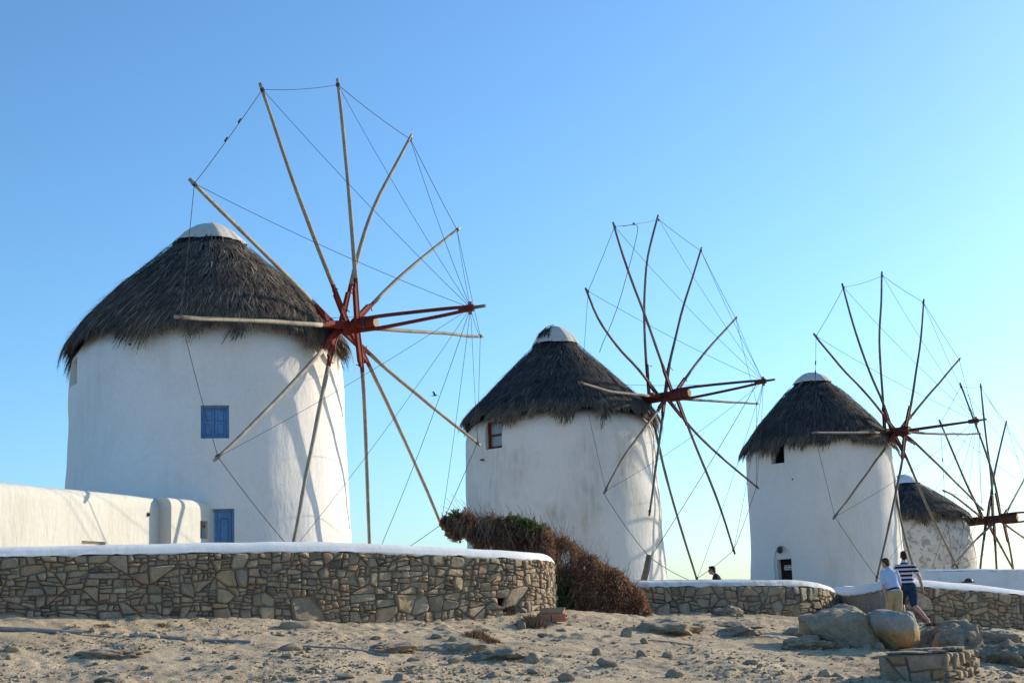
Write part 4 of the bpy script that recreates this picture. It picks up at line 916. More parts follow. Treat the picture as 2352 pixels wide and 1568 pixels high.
# gravel and rubble: far too many to count
def gravel(n, seed):
    rg = np.random.default_rng(seed); bm = bmesh.new(); bmesh.ops.create_icosphere(bm, subdivisions=1, radius=1.0); bv = np.array([q.co[:] for q in bm.verts]); bf = np.array([[q.index for q in f.verts] for f in bm.faces]); bm.free()
    px = rg.uniform(-30, 2382, n * 2); py = 1418 + (rg.uniform(0, 1, n * 2) ** .8) * 158
    # to the terrain: coarse march for all at once
    D = _w[None] + ((px - CX) / F)[:, None] * _r[None] - ((py - CY) / F)[:, None] * _u[None]; D = D / D[:, 1:2]; t = np.full(len(px), 20.0); done = np.zeros(len(px), bool)
    for k in range(24):
        P3 = EYE + D * t[:, None]; done |= P3[:, 2] < gz0(P3[:, 0], P3[:, 1]); t = np.where(done, t, t + .8)
    lo, hi = t - .9, t + .4
    for k in range(7):
        md = (lo + hi) / 2; P3 = EYE + D * md[:, None]; below = P3[:, 2] < gz(P3[:, 0], P3[:, 1]); hi = np.where(below, md, hi); lo = np.where(below, lo, md)
    t = hi
    P3 = EYE + D * t[:, None]; ok = done & (t < 38)
    cl = fbm(np.stack([P3[:, 0], P3[:, 1], P3[:, 0] * 0], -1), .9, 3, 61); ok &= (cl + rg.normal(0, .35, len(cl))) > -.1
    P3 = P3[ok][:n]; m = len(P3); sz = np.clip(rg.lognormal(math.log(.0115), .62, m), .005, .07)
    sc = rg.uniform(.6, 1.4, (m, 1, 3)) * sz[:, None, None] * np.array([1.15, 1.0, .62]); a = rg.uniform(0, 6.28, m)
    jit = bv[None] * (1 + rg.uniform(-.32, .22, (m, len(bv), 1))); v = jit * sc; ca, sa = np.cos(a)[:, None], np.sin(a)[:, None]
    v = np.stack([v[..., 0] * ca - v[..., 1] * sa, v[..., 0] * sa + v[..., 1] * ca, v[..., 2]], -1)
    z = gz(P3[:, 0], P3[:, 1]); v = v + np.stack([P3[:, 0], P3[:, 1], z + sz * .25], -1)[:, None]
    f = (np.arange(m)[:, None, None] * len(bv) + bf[None]).reshape(-1, 3)
    return v.reshape(-1, 3), f
v, f = gravel(10500, 5)
tag(obj('gravel', mesh('gravel', v, f), MT['pebble']), 'loose gravel and rubble strewn over the sandy slope', 'gravel', kind='stuff')

# ------------------------------------------------------------------ squared stone plinth, lower right
def plinth():
    d0 = 24.6; A = at(2017, 1493, d0); B = at(2165, 1497, d0 - .25); C = at(2240, 1500, d0 + 1.1)
    zt = at(2090, 1494, d0)[2]; zb = zt - 1.15
    root = empty('stone_plinth', (A[0], A[1], zb), 'broken squared stone plinth with rust brown blocks in the lower right corner', 'plinth')
    pf = Path([(A[0], A[1], zb, zt - .07), (B[0], B[1], zb, zt - .07)]); ps = Path([(B[0], B[1], zb, zt - .05), (C[0], C[1], zb, zt - .05)])
    M_ = [MT['granite_o'], MT['stone'], MT['granite_o'], MT['granite']]
    stone_face(root, pf, [(.40, 60, .70), (.25, 200, .72)], 44, 60, .006, 1.25, (.02, .09), mats=M_, med=.11, sig=.7)
    stone_face(root, ps, [(.25, 60, .70), (.15, 300, .74)], 45, 120, .008, .7, (.01, .14), mats=[MT['stone'], MT['granite'], MT['stone']], med=.020, sig=.8)
    n1 = np.array([B[1] - A[1], -(B[0] - A[0]), 0]); n1 /= np.linalg.norm(n1)
    E_ = A + (C - B); poly = [np.array([q[0], q[1]]) for q in (A, B, C, E_)]
    v = np.array([[*q, zb] for q in poly] + [[*q, zt - .06] for q in poly]); put('core', v, [(0, 1, 5, 4), (1, 2, 6, 5), (2, 3, 7, 6), (3, 0, 4, 7), (4, 5, 6, 7)], MT['mortar'], root)
    # slabs on top
    ex = (B - A) / np.linalg.norm(B - A); ey = (C - B); ey[2] = 0; ey /= np.linalg.norm(ey); L1 = np.linalg.norm((B - A)[:2]); L2 = np.linalg.norm((C - B)[:2]); ex[2] = 0
    for k, (u, w_, du, dw, h, m) in enumerate([(.33, .22, .33, .21, .05, 'granite'), (.80, .20, .20, .19, .06, 'stone'), (.36, .66, .35, .22, .075, 'granite'), (.82, .62, .19, .20, .085, 'stone'), (.5, .92, .49, .07, .06, 'stone_i')]):
        c = np.array([A[0], A[1], zt - .06 + h * .5]) + ex * L1 * u + ey * L2 * w_; rm = rock_mesh('top_slab', (L1 * du * 2.1, L2 * dw * 2.2, h * 1.6), 300 + k, 6, 4, .16, .5)
        o = bpy.data.objects.new('top_slab', rm); COL.objects.link(o); rm.materials.append(MT[m]); o.parent = root; o.location = V(c - np.array(root.location)); o.rotation_euler = (0, 0, math.atan2(ex[1], ex[0]))
plinth()

# ------------------------------------------------------------------ litter: pipes, bricks
def pipe(px, r, label, lift=.6, mat=None):
    pts = [ghit(x, y) for x, y in px]; pts = [p_ + np.array([0, 0, r * lift]) for p_ in pts]; 
    v, f = tube(np.array(pts), r, 10); o = put('pipe', v, f, mat or MT['pipe'], None); return tag(o, label, 'pipe', 'old pipes in the sand')
pipe([(-40, 1444), (80, 1449), (188, 1457)], .040, 'thick grey pipe lying at the left edge')
pipe([(190, 1458), (264, 1464)], .012, 'thin rod continuing the thick left pipe')
pipe([(297, 1461), (424, 1469)], .034, 'grey pipe length between two others on the left')
pipe([(466, 1472), (577, 1475)], .026, 'grey pipe ending at a small pale stone')
pipe([(696, 1484), (796, 1490)], .016, 'thin pale pipe right of the long dark rock')
pipe([(793, 1489), (895, 1507)], .030, 'flat grey pipe piece sloping right in mid slope', .2)
pipe([(1480, 1469), (1540, 1474), (1592, 1482)], .014, 'thin grey line of pipe below the wavy bedrock', .3)
bp = ghit(1268, 1428); bk = empty('hollow_brick', bp, 'red hollow clay bricks with a board on top beside the long wall', 'brick')
ex, ey = np.array([.97, -.22, 0]), np.array([.22, .97, 0])
for k, (a, hh) in enumerate(((-.16, .20), (.17, .18))):
    c = bp + ex * a + Zv * hh * .5; b_ = putbox('brick_block', c, ex, ey, Zv, .155, .10, hh * .5, MT['terracotta'], bk, .008)
    for q in (-.045, .045): 
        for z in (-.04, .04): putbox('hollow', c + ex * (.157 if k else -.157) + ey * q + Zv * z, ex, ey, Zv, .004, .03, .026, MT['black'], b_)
v, f = box(bp + Zv * .245 + ey * .05, ex, ey * .94 + Zv * .33, Zv * .94 - ey * .33, .27, .17, .012); put('board', v, f, MT['board'], bk)

# leaning stake by the second mill, with its tie lines
sb, stp = at(1477, 1340, 44.5), at(1491, 1274, 44.6)
stk = empty('wooden_stake', sb, 'short dark wooden stake leaning in front of the middle windmill', 'stake'); v, f = tube([sb - Zv * .6, sb, (sb + stp) / 2 + np.array([.02, 0, 0]), stp], [.11, .11, .105, .085], 7); put('post', v, f, MT['pole2'], stk)
for a, b_ in ((stp - Zv * .05, m2.tips[10]), (stp - Zv * .05, m2.tips[8]), (stp - Zv * .12, m2.hub + m2.a * 3.2)):
    t_ = np.linspace(0, 1, 9)[:, None]; q = a + (b_ - a) * t_; q[:, 2] -= (4 * t_ * (1 - t_))[:, 0] * .10; v, f = tube(q, .0105, 4, False); put('tie_line', v, f, MT['rope'], stk, True, a)

# ------------------------------------------------------------------ dry bush and tufts
def leaf_cloud(pts, size, seed, up=.6, asp=.42):
    rg = np.random.default_rng(seed); n = len(pts); d = rg.normal(0, 1, (n, 3)); d[:, 2] = np.abs(d[:, 2]) * rg.choice([1, -1], n, p=[.6, .4]) + up; d /= np.linalg.norm(d, axis=1, keepdims=True)
    s_ = np.cross(d, rg.normal(0, 1, (n, 3))); s_ /= np.linalg.norm(s_, axis=1, keepdims=True); L = (rg.uniform(.6, 1.35, n) * size)[:, None]
    nn = np.cross(d, s_)
    v = np.stack([pts, pts + d * L * .5 + s_ * L * asp * .5 + nn * L * .06, pts + d * L, pts + d * L * .5 - s_ * L * asp * .5 + nn * L * .06], 1)
    return v.reshape(-1, 3), np.arange(n * 4).reshape(-1, 4)
MT['leaf_brown'] = strand_mat('dry_leaf', [(0, (.095, .048, .031)), (.4, (.19, .098, .060)), (.75, (.28, .16, .10)), (.92, (.34, .22, .14)), (1, (.48, .35, .24))], .8, .40)
MT['leaf_green'] = strand_mat('green_leaf', [(0, (.045, .066, .020)), (.5, (.080, .115, .034)), (1, (.14, .18, .06))], .8, .35)
MT['twig'] = simple('dry_twig', (.25, .175, .125), .9, .1, .3, 20)
def bush():
    rg = np.random.default_rng(8); root = empty('dry_bush', ghit(1400, 1406), 'big dry reddish brown bush with green tops at the end of the long wall', 'bush')
    top = np.array([(1016, 1206), (1024, 1184), (1045, 1176), (1075, 1180), (1100, 1190), (1130, 1188), (1165, 1196), (1195, 1194), (1225, 1200), (1255, 1212), (1290, 1232), (1320, 1250), (1350, 1275), (1380, 1290), (1410, 1305), (1440, 1325), (1465, 1352), (1482, 1380), (1492, 1402)], float)
    bot = np.array([(1016, 1210), (1026, 1226), (1045, 1242), (1070, 1236), (1090, 1262), (1270, 1275), (1282, 1400), (1340, 1412), (1492, 1412)], float)
    dist = lambda x: np.interp(x, [1016, 1100, 1270, 1400, 1492], [35.6, 35.4, 35.8, 36.2, 36.3])
    n = 105000; x = rg.uniform(1016, 1492, n); yt = np.interp(x, top[:, 0], top[:, 1]); yb = np.interp(x, bot[:, 0], bot[:, 1])
    lump = 7 * fbm(np.stack([x / 22, x * 0, x * 0], -1), 1.0, 3, 4); u_ = rg.uniform(0, 1, n) ** 1.15; spike = 16 * np.clip(vnoise(np.stack([x / 3.3, x * 0, x * 0], -1), 1.0, 14), 0, 1) * rg.uniform(0, 1, n) ** 2; y = yt + lump * 1.1 - spike + 3 + u_ * (yb - yt)
    half = .35 + .85 * np.sqrt(np.clip(u_, 0.0, 1)) * np.interp(x, [1016, 1100, 1300, 1400, 1470, 1492], [.35, .6, .9, 1.0, .7, .3])
    w = rg.uniform(-1, 1, n); w = np.sign(w) * np.abs(w) ** .5; dd = dist(x) + w * half
    D = _w[None] + ((x - CX) / F)[:, None] * _r[None] - ((y - CY) / F)[:, None] * _u[None]; P3 = EYE + D * (dist(x) / D[:, 1])[:, None]; P3[:, 1] += w * half
    # clumps and gaps
    g = fbm(P3, 2.6, 3, 21); keep = g + rg.normal(0, .2, n) > -.28; P3, x, u_ = P3[keep], x[keep], u_[keep]
    green = (vnoise(np.stack([x / 42, x * 0 + 3, u_ * 3], -1), 1.0, 31) + .9 * np.exp(-((x - 1040) / 20) ** 2) + 1.0 * np.exp(-((x - 1200) / 28) ** 2) + .6 * np.exp(-((x - 1140) / 16) ** 2) - 2.6 * u_ + .20 + rg.normal(0, .18, len(x))) > .25
    green &= x < 1262
    green |= (u_ > .5) & (x > 1275) & (x < 1312) & (rg.uniform(0, 1, len(x)) < .5)
    v, f = leaf_cloud(P3[~green], .068, 3, .7, .34); o = obj('dry_foliage', mesh('dry_foliage', v, f), MT['leaf_brown'], root, np.array(root.location)); tag(o, kind='stuff')
    v, f = leaf_cloud(P3[green], .09, 4, .4, .5); o = obj('green_foliage', mesh('green_foliage', v, f), MT['leaf_green'], root, np.array(root.location)); tag(o, 'patches of fresh green leaves', kind='stuff')
    tw = []
    for k in range(330):
        xx = rg.uniform(1060, 1486); yt_ = np.interp(xx, top[:, 0], top[:, 1]); base = at(float(np.interp(xx, [1060, 1200, 1486], [1284, 1290, 1385])), 1404, 36.0); tip = at(xx, yt_ - rg.uniform(-14, 15), float(dist(xx)) + rg.uniform(-.6, .5)); mid = base + (tip - base) * .5 + np.array([rg.normal(0, .1), rg.normal(0, .1), .12 + rg.normal(0, .08)])
        tw.append(tube(smooth_path([base, mid, tip], 1), np.linspace(.014, .005, 6), 4, False))
        for j in range(2):
            a = mid + (tip - mid) * rg.uniform(.2, .9); b_ = a + (tip - mid) * rg.uniform(.2, .5) + rg.normal(0, .12, 3); tw.append(tube([a, b_], [.006, .004], 3, False))
    fr_ = np.argsort(P3[:, 1] + rg.normal(0, .12, len(P3)))[:9000]
    for k in rg.choice(fr_, 150, replace=False):
        a = P3[k] + np.array([0, -.06, -.05]); d_ = np.array([rg.normal(.05, .22), rg.normal(-.08, .12), rg.uniform(.5, 1)]); d_ /= np.linalg.norm(d_); L_ = rg.uniform(.16, .42)
        tw.append(tube([a, a + d_ * L_ * .5 + rg.normal(0, .015, 3), a + d_ * L_], [.0085, .0065, .004], 3, False))
        e_ = d_ + rg.normal(0, .35, 3); tw.append(tube([a + d_ * L_ * .4, a + d_ * L_ * .4 + e_ * L_ * .4], [.006, .0035], 3, False))
    v, f = join(tw); tag(obj('stems', mesh('stems', v, f), MT['twig'], root, np.array(root.location)), kind='stuff')
bush()
MT['grass_o'] = strand_mat('orange_dry_grass', [(0, (.16, .08, .035)), (.6, (.30, .16, .07)), (1, (.42, .27, .14))])
MT['grass_b'] = strand_mat('brown_dry_grass', [(0, (.08, .05, .03)), (.6, (.17, .11, .065)), (1, (.30, .22, .13))])
def tuft(x, y, wpx, h, n, label, mat, seed):
    rg = np.random.default_rng(seed); P3 = ghit(x, y); w = wpx / F * np.linalg.norm(P3 - EYE); n = int(n)
    px = P3[0] + rg.normal(0, w * .25, n); py = P3[1] + rg.normal(0, w * .22, n) + .1; b_ = np.stack([px, py, gz(px, py)], -1); hh = h * rg.uniform(.35, 1.1, n) * np.exp(-((px - P3[0]) / (w * .5)) ** 2)
    ln = rg.normal(0, .45, (n, 2)); t = b_ + np.stack([ln[:, 0] * hh, ln[:, 1] * hh, hh], -1); s_ = np.stack([np.cos(px * 99), np.sin(px * 99), px * 0], -1) * .007; m = (b_ + t) / 2 + np.stack([-ln[:, 0] * hh * .12, px * 0, hh * .08], -1)
    v = np.stack([b_ - s_, b_ + s_, m + s_ * .8, m - s_ * .8, t], 1).reshape(-1, 3); k = np.arange(n)[:, None] * 5; q = [tuple(r_) for r_ in (k + np.array([[0, 1, 2, 3]]))] + [tuple(r_) for r_ in (k + np.array([[3, 2, 4]]))]
    o = obj('grass_tuft', mesh('grass_tuft', v, q), mat, None, P3); return tag(o, label, 'grass', 'dry grass tufts', 'stuff')
for i, a in enumerate([(1222, 1440, 66, .26, 900, 'brown dry brush tuft left of the red bricks', MT['grass_b']), (1098, 1466, 58, .17, 700, 'orange dry grass patch in the middle of the slope', MT['grass_o']), (1130, 1476, 50, .10, 400, 'thin orange grass trailing right of the orange patch', MT['grass_o']), (690, 1420, 60, .13, 350, 'low dry weeds at the foot of the long wall behind the large flat rock', MT['grass_b']), (830, 1424, 80, .08, 350, 'short orange weeds along the foot of the long wall', MT['grass_o']), (1167, 1412, 34, .34, 160, 'dry stalks growing before the hole in the long wall', MT['grass_b']),
     (2150, 1437, 60, .10, 500, 'dry grass fringe on top of the bank by the striped man', MT['grass_b']), (2235, 1450, 80, .10, 600, 'brown dry grass along the bank top', MT['grass_o']), (2300, 1466, 60, .12, 500, 'dark dry grass at the right end of the bank', MT['grass_b']), (1480, 1410, 50, .10, 300, 'short dry twigs at the right foot of the brown bush', MT['grass_b']), (240, 1440, 50, .05, 250, 'flat olive weeds by the left end of the long wall', MT['grass_b']), (370, 1440, 40, .05, 200, 'flat weed patch right of the olive weeds', MT['grass_b']), (1880, 1468, 26, .07, 160, 'small dry tuft at the tip of the flat oval slab', MT['grass_b'])]):
    tuft(*a, seed=400 + i)

# ------------------------------------------------------------------ people
MT['skin'] = simple('skin', (.50, .27, .19), .6, .3, .06, 6, 0)
MT['hair_d'] = simple('dark_brown_hair', (.022, .014, .010), .7, .3, .3, 40, .3, .01)
MT['hair_b'] = simple('brown_hair', (.055, .030, .016), .7, .3, .3, 40, .3, .01)
MT['shirt_b'] = simple('light_blue_shirt', (.46, .55, .74), .85, .15, .10, 9, .5, .03)
MT['khaki'] = simple('khaki_cloth', (.42, .33, .19), .9, .1, .08, 9, .3, .02)
MT['denim'] = simple('navy_denim', (.022, .045, .095), .9, .1, .25, 12, .3, .02)
MT['belt'] = simple('dark_belt', (.015, .017, .03), .6)
MT['tee'] = simple('dark_tshirt', (.022, .03, .042), .9, .1, .15, 9, .2, .02)
MT['sandal'] = simple('leather_sandal', (.10, .06, .04), .8)
def striped():
    m, nt, p = newmat('striped_polo', .85, .15); sep = nt.nodes.new('ShaderNodeSeparateXYZ'); nt.links.new(coord(nt, 'Object'), sep.inputs[0])
    md = nt.nodes.new('ShaderNodeMath'); md.operation = 'MULTIPLY'; md.inputs[1].default_value = 1 / .098; nt.links.new(sep.outputs[2], md.inputs[0]); fr = nt.nodes.new('ShaderNodeMath'); fr.operation = 'FRACT'; nt.links.new(md.outputs[0], fr.inputs[0])
    nt.links.new(ramp(nt, fr.outputs[0], [(0, (.012, .012, .030)), (.50, (.012, .012, .030)), (.53, (.62, .56, .60)), (.97, (.62, .56, .60)), (1, (.012, .012, .030))]), p.inputs['Base Color'])
    nt.links.new(bump(nt, noise(nt, coord(nt), 9., 4), .5, .03), p.inputs['Normal']); return m
MT['striped'] = striped()
def limb(pts, rad, n=14, ref=(1, 0, 0)):
    """closed tapered loft through points with (rx, ry) radii and rounded ends"""
    pts = [np.array(q, float) for q in pts]; rad = [(q, q) if np.ndim(q) == 0 else q for q in rad]
    P3 = [pts[0] - (pts[1] - pts[0]) / np.linalg.norm(pts[1] - pts[0]) * min(rad[0]) * .7] + pts + [pts[-1] + (pts[-1] - pts[-2]) / np.linalg.norm(pts[-1] - pts[-2]) * min(rad[-1]) * .7]
    R = [(rad[0][0] * .45, rad[0][1] * .45)] + list(rad) + [(rad[-1][0] * .45, rad[-1][1] * .45)]; vs = []; m = len(P3)
    for i in range(m):
        t = P3[min(i + 1, m - 1)] - P3[max(i - 1, 0)]; t /= np.linalg.norm(t); a = np.array(ref, float); a = a - t * (a @ t); a /= np.linalg.norm(a) + 1e-9; b_ = np.cross(t, a)
        for k in range(n): q = 2 * math.pi * k / n; vs.append(P3[i] + a * R[i][0] * math.cos(q) + b_ * R[i][1] * math.sin(q))
    fs = [(i * n + k, i * n + (k + 1) % n, (i + 1) * n + (k + 1) % n, (i + 1) * n + k) for i in range(m - 1) for k in range(n)] + [tuple(range(n))[::-1], tuple((m - 1) * n + k for k in range(n))]
    return np.array(vs), fs
def ball(c, r, n=14):
    vs = []; c = np.array(c, float); r = np.broadcast_to(np.array(r, float), (3,))
    for i in range(1, n):
        p_ = math.pi * i / n
        for k in range(n): q = 2 * math.pi * k / n; vs.append(c + r * np.array([math.sin(p_) * math.cos(q), math.sin(p_) * math.sin(q), math.cos(p_)]))
    fs = [(i * n + k, (i + 1) * n + k, (i + 1) * n + (k + 1) % n, i * n + (k + 1) % n) for i in range(n - 2) for k in range(n)] + [tuple(range(n)), tuple((n - 2) * n + k for k in range(n))[::-1]]
    return np.array(vs), fs
def blob(name, parts, mat, root, vox, smooth=4, M=None):
    """merge overlapping volumes into one continuous skin"""
    v, f = join(parts); me = mesh(name, v, f, True); fixn(me); o = bpy.data.objects.new(name, me); COL.objects.link(o); me.materials.append(mat)
    r_ = o.modifiers.new('skin', 'REMESH'); r_.mode = 'VOXEL'; r_.voxel_size = vox; r_.use_smooth_shade = True
    s_ = o.modifiers.new('soft', 'SMOOTH'); s_.factor = .5; s_.iterations = smooth
    if root is not None: o.parent = root
    return o
def rotz(p, a): c, s_ = math.cos(a), math.sin(a); return np.array([p[0] * c - p[1] * s_, p[0] * s_ + p[1] * c, p[2]])
def hand(w, d, side):
    """palm with four fingers and a thumb, hanging along d from the wrist"""
    w = np.array(w, float); d = np.array(d, float); d /= np.linalg.norm(d); f_ = np.array([0, 1.0, 0]); f_ = f_ - d * (f_ @ d); f_ /= np.linalg.norm(f_); s_ = np.cross(d, f_) * side
    out = [limb([w, w + d * .05, w + d * .095], [(.024, .018), (.040, .018), (.038, .015)], 10, f_)]
    for k, L in enumerate((.068, .078, .072, .055)):
        a = w + d * .09 + f_ * (.030 - .020 * k); out.append(limb([a, a + d * L * .5 + s_ * .006, a + d * L * .9 + s_ * .024], [.0090, .0085, .0075], 8, f_))
    a = w + d * .035 + f_ * .032; out.append(limb([a, a + d * .030 + f_ * .024, a + d * .062 + f_ * .028], [.0115, .0100, .0085], 8, f_)); return out
def head(c, yaw, tilt=(0, 0)):
    c = np.array(c, float); L = []
    def q(p): return c + rotz(np.array(p, float), yaw) + np.array([tilt[0] * p[2], tilt[1] * p[2], 0])
    def eb(p, r):
        v, f = ball((0, 0, 0), r, 12); return np.array([q(np.array(p) + t) for t in v]), f
    L += [eb((0, -.006, .03), (.076, .094, .088)), eb((0, .026, -.045), (.058, .062, .070)), eb((0, .052, -.082), (.030, .030, .028)), eb((0, .100, -.018), (.014, .020, .026)), eb((0, .086, .02), (.050, .014, .016)), eb((0, .088, -.060), (.026, .012, .012))]
    for s_ in (-1, 1): L += [eb((s_ * .078, -.004, -.008), (.012, .022, .032)), eb((s_ * .032, .084, .002), (.013, .008, .008))]
    return L, q
def person(label, loc, yaw, J, kind, scale=1.0, headyaw=0.0):
    """J: joints in metres, x right, y forward, z up"""
    root = empty('person', loc, label, 'person'); root.rotation_euler = (0, 0, yaw); root.scale = (scale,) * 3; A = {k: np.array(q, float) for k, q in J.items()}
    sp = A['neck'] - A['pelvis']; mid = A['pelvis'] + sp * .38; ch = A['pelvis'] + sp * .74; body = []
    body.append(limb([A['pelvis'] - np.array([0, 0, .06]), A['pelvis'] + sp * .08, mid, ch, A['pelvis'] + sp * .92], [(.150, .105), (.158, .110), (.138, .095), (.168, .112), (.140, .085)]))
    body.append(limb([A['neck'] - sp * .12, A['neck'], A['head'] - np.array([0, 0, .03])], [(.062, .06), (.056, .058), (.054, .058)]))
    hl, q = head(A['head'], headyaw); body += hl; shirt, short = [], []
    shirt.append(limb([A['pelvis'] + sp * .02, A['pelvis'] + sp * .12, mid, ch, A['pelvis'] + sp * .90, A['neck'] - sp * .04], [(.172, .128), (.172, .126), (.156, .114), (.186, .132), (.172, .116), (.112, .098)]))
    shirt.append(limb([A['neck'] - sp * .10, A['neck'] - sp * .0], [(.085, .080), (.072, .074)]))
    for s_, S_ in ((-1, 'L'), (1, 'R')):
        sh, el, wr = A['sh' + S_], A['el' + S_], A['wr' + S_]; body.append(limb([sh, (sh + el) / 2, el, (el + wr) / 2 + (el - wr) * .12, wr], [.050, .048, .040, .041, .028])); body.append(limb([A['pelvis'] + sp * .86, sh], [.060, .050]))
        body += hand(wr, wr - el, -s_)
        fr = {'roll': .86, 'short': .62}[kind['sleeve']]; e2_ = sh + (el - sh) * fr; shirt.append(limb([A['pelvis'] + sp * .86, sh, (sh + e2_) / 2, e2_], [.100, .076, .064, .060 if kind['sleeve'] == 'short' else .052]))
        hp, kn, an, to = A['hip' + S_], A['kn' + S_], A['an' + S_], A['to' + S_]
        body.append(limb([hp, (hp + kn) / 2, kn, kn + (an - kn) * .32, kn + (an - kn) * .75, an], [.088, .076, .056, .058, .042, .036])); hz = np.array([0, 0, .035]); heel = an + (an - to) * .18 - np.array([0, 0, .05])
        body.append(limb([heel, an - np.array([0, 0, .035]) + (to - an) * .2, an + (to - an) * .6 - np.array([0, 0, .02]), to], [(.032, .030), (.036, .036), (.042, .028), (.036, .016)], 10))
        k2 = hp + (kn - hp) * kind['leg']; short.append(limb([hp + np.array([0, 0, .06]), hp, (hp + k2) / 2, k2], [.105, .108, .098, .088]))
        if kind.get('sandal'):
            fd = to - an; fd[2] = 0; fd /= np.linalg.norm(fd); v, f = limb([heel + np.array([0, 0, -.03]), to + np.array([0, 0, -.012])], [(.045, .010), (.045, .010)], 10, np.cross(fd, (0, 0, 1))); o = put('sandal', v, f, MT['sandal'], None, True, (0, 0, 0)); o.parent = root
    short.append(limb([A['pelvis'] - np.array([0, 0, .07]), A['pelvis'] + sp * .10], [(.165, .122), (.170, .126)]))
    b_ = blob('body', body, MT['skin'], root, .0085, 3)
    blob('shirt', shirt, kind['shirt'], root, .013, 4)
    if kind.get('short'): blob('shorts', short, kind['short'], root, .013, 4)
    hc = [(lambda vf: (np.array([q(np.array(p_) + t) for t in vf[0]]), vf[1]))(ball((0, 0, 0), r_, 12)) for p_, r_ in kind['hairparts']]
    blob('hair', hc, kind['hair'], root, .010, 2)
    if kind.get('collar') is not None: v, f = limb([A['neck'] - sp * .04, A['neck'] + sp * .07], [(.078, .080), (.070, .072)]); o = blob('collar', [(v, f)], kind['collar'], root, .01, 1)
    if kind.get('belt'): v, f = limb([A['pelvis'] + sp * .06, A['pelvis'] + sp * .13], [(.176, .132), (.174, .130)]); blob('belt', [(v, f)], MT['belt'], root, .01, 1)
    if kind.get('glasses'):
        fr = []
        for s_ in (-1, 1):
            for p_, r_ in (((s_ * .034, .094, .0), (.030, .010, .020)), ((s_ * .078, .045, .004), (.006, .055, .007))):
                vv, ff = ball((0, 0, 0), r_, 10); fr.append((np.array([q(np.array(p_) + t) for t in vv]), ff))
        v, f = join(fr); o = put('sunglasses', v, f, MT['black'], None, True, (0, 0, 0)); o.parent = root
    return root
HAIR = [((0, -.018, .050), (.084, .098, .086)), ((0, -.070, -.010), (.070, .042, .075)), ((0, .045, .098), (.062, .050, .028))]
gA = gz(*at(2062, 1450, 33.5)[:2]) + .05; gB = gz(*at(2092, 1425, 35.0)[:2]) - .04
pa = at(2062, 1450, 33.5); pb = at(2092, 1425, 35.0)
person('walking man in light blue shirt and khaki shorts leaning forward, left of a pair', (pa[0], pa[1], float(gA) + .02), math.radians(12),
       dict(pelvis=(.01, 0, .98), neck=(-.02, .16, 1.50), head=(-.05, .23, 1.66), shL=(-.20, .13, 1.42), elL=(-.225, .08, 1.13), wrL=(-.20, .04, .88), shR=(.16, .12, 1.43), elR=(.21, .09, 1.15), wrR=(.20, .20, .94), hipL=(-.08, 0, .92), knL=(-.11, .16, .52), anL=(-.10, -.06, .10), toL=(-.12, .12, .03), hipR=(.10, 0, .92), knR=(.10, .06, .50), anR=(.09, .02, .09), toR=(.10, .20, .02)),
       dict(sleeve='roll', leg=.90, shirt=MT['shirt_b'], short=MT['khaki'], hair=MT['hair_b'], hairparts=HAIR, belt=True, sandal=True, collar=MT['shirt_b']), .98, math.radians(22))
person('walking man in navy and white striped polo and blue shorts, right of a pair', (pb[0], pb[1], float(gB) + .01), math.radians(4),
       dict(pelvis=(0, .0, .97), neck=(-.02, .06, 1.49), head=(.0, .09, 1.655), shL=(-.20, .05, 1.42), elL=(-.27, .10, 1.14), wrL=(-.26, .26, .96), shR=(.19, .04, 1.42), elR=(.30, -.02, 1.15), wrR=(.37, .03, .88), hipL=(-.09, 0, .92), knL=(-.10, .24, .56), anL=(-.11, .10, .16), toL=(-.12, .30, .10), hipR=(.09, 0, .92), knR=(.10, -.04, .50), anR=(.30, -.36, .13), toR=(.34, -.20, .02)),
       dict(sleeve='short', leg=.98, shirt=MT['striped'], short=MT['denim'], hair=MT['hair_d'], hairparts=HAIR, sandal=True, collar=MT['shirt_b']), 1.03, math.radians(-8))
pc = at(1650, 1342, 41.2); zc = at(1641, 1302, 41.2)[2] - 1.70
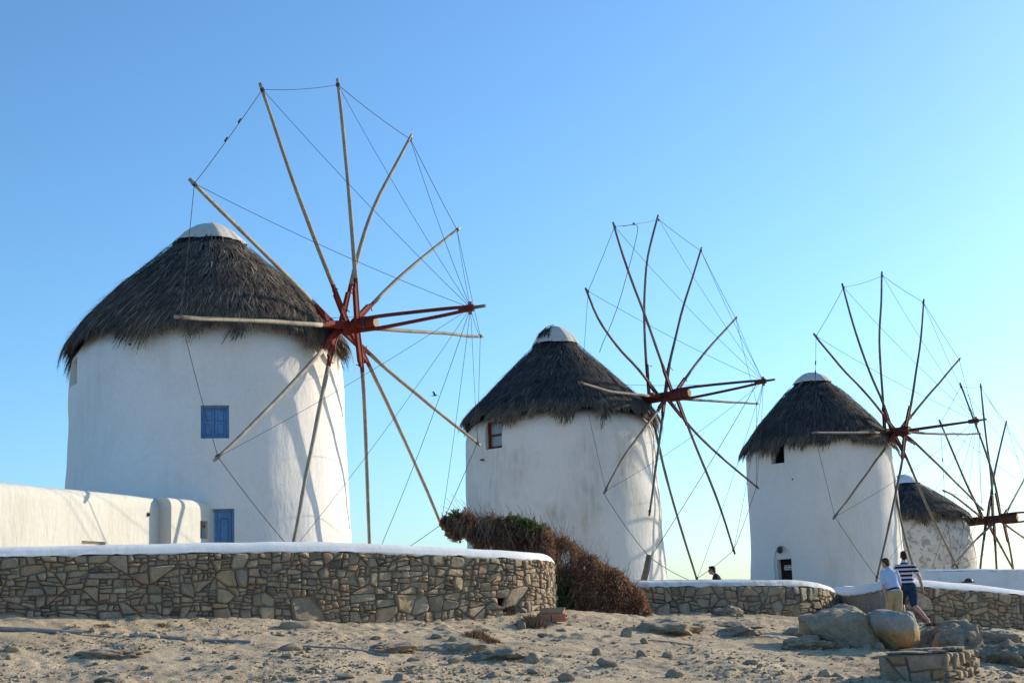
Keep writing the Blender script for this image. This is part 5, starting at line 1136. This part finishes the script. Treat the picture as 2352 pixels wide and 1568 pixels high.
person('man in dark t-shirt and sunglasses behind the curved stone wall, facing left', (pc[0], pc[1], zc), math.radians(78),
       dict(pelvis=(0, -.04, .96), neck=(0, .06, 1.47), head=(0, .16, 1.61), shL=(-.20, .05, 1.40), elL=(-.24, .06, 1.10), wrL=(-.22, .20, .90), shR=(.20, .05, 1.40), elR=(.24, .04, 1.10), wrR=(.22, .18, .90), hipL=(-.09, -.02, .92), knL=(-.10, .12, .50), anL=(-.10, -.05, .09), toL=(-.10, .13, .02), hipR=(.09, -.02, .92), knR=(.10, -.05, .50), anR=(.10, -.20, .11), toR=(.10, -.02, .02)),
       dict(sleeve='short', leg=.98, shirt=MT['tee'], short=MT['denim'], hair=MT['hair_d'], hairparts=HAIR, glasses=True), 1.0, math.radians(0))

# ------------------------------------------------------------------ bird
bc = at(998, 908, 45.0); BS = .6; br = empty('bird', bc, 'small dark bird flying between the two nearest windmills', 'bird')
v, f = limb([bc + np.array([-.14, 0, 0]), bc, bc + np.array([.10, 0, .01]), bc + np.array([.15, 0, .0])], [.012, .035, .028, .012], 8, (0, 1, 0)); put('body', v, f, MT['black'], br, True, bc)
for s_ in (-1, 1):
    w_ = np.array([[.06, s_ * .02, .01], [-.03, s_ * .02, .01], [-.06, s_ * .14, .11], [.03, s_ * .15, .13], [-.10, s_ * .26, .17], [-.05, s_ * .27, .185]]); w2 = w_ + np.array([0, 0, .006]); v = np.vstack([w_, w2]) + bc
    put('wing', v, [(0, 1, 2, 3), (3, 2, 4, 5), (6, 9, 8, 7), (9, 11, 10, 8), (0, 3, 9, 6), (1, 7, 8, 2), (3, 5, 11, 9), (2, 8, 10, 4), (4, 10, 11, 5), (0, 6, 7, 1)], MT['black'], br, False, bc)
v = np.array([[-.12, -.015, 0], [-.12, .015, 0], [-.24, .045, -.01], [-.24, -.045, -.01]]); v = np.vstack([v, v + np.array([0, 0, .006])]) + bc
put('tail', v, [(0, 1, 2, 3), (4, 7, 6, 5), (0, 4, 5, 1), (1, 5, 6, 2), (2, 6, 7, 3), (3, 7, 4, 0)], MT['black'], br, False, bc)
br.scale = (.62,) * 3
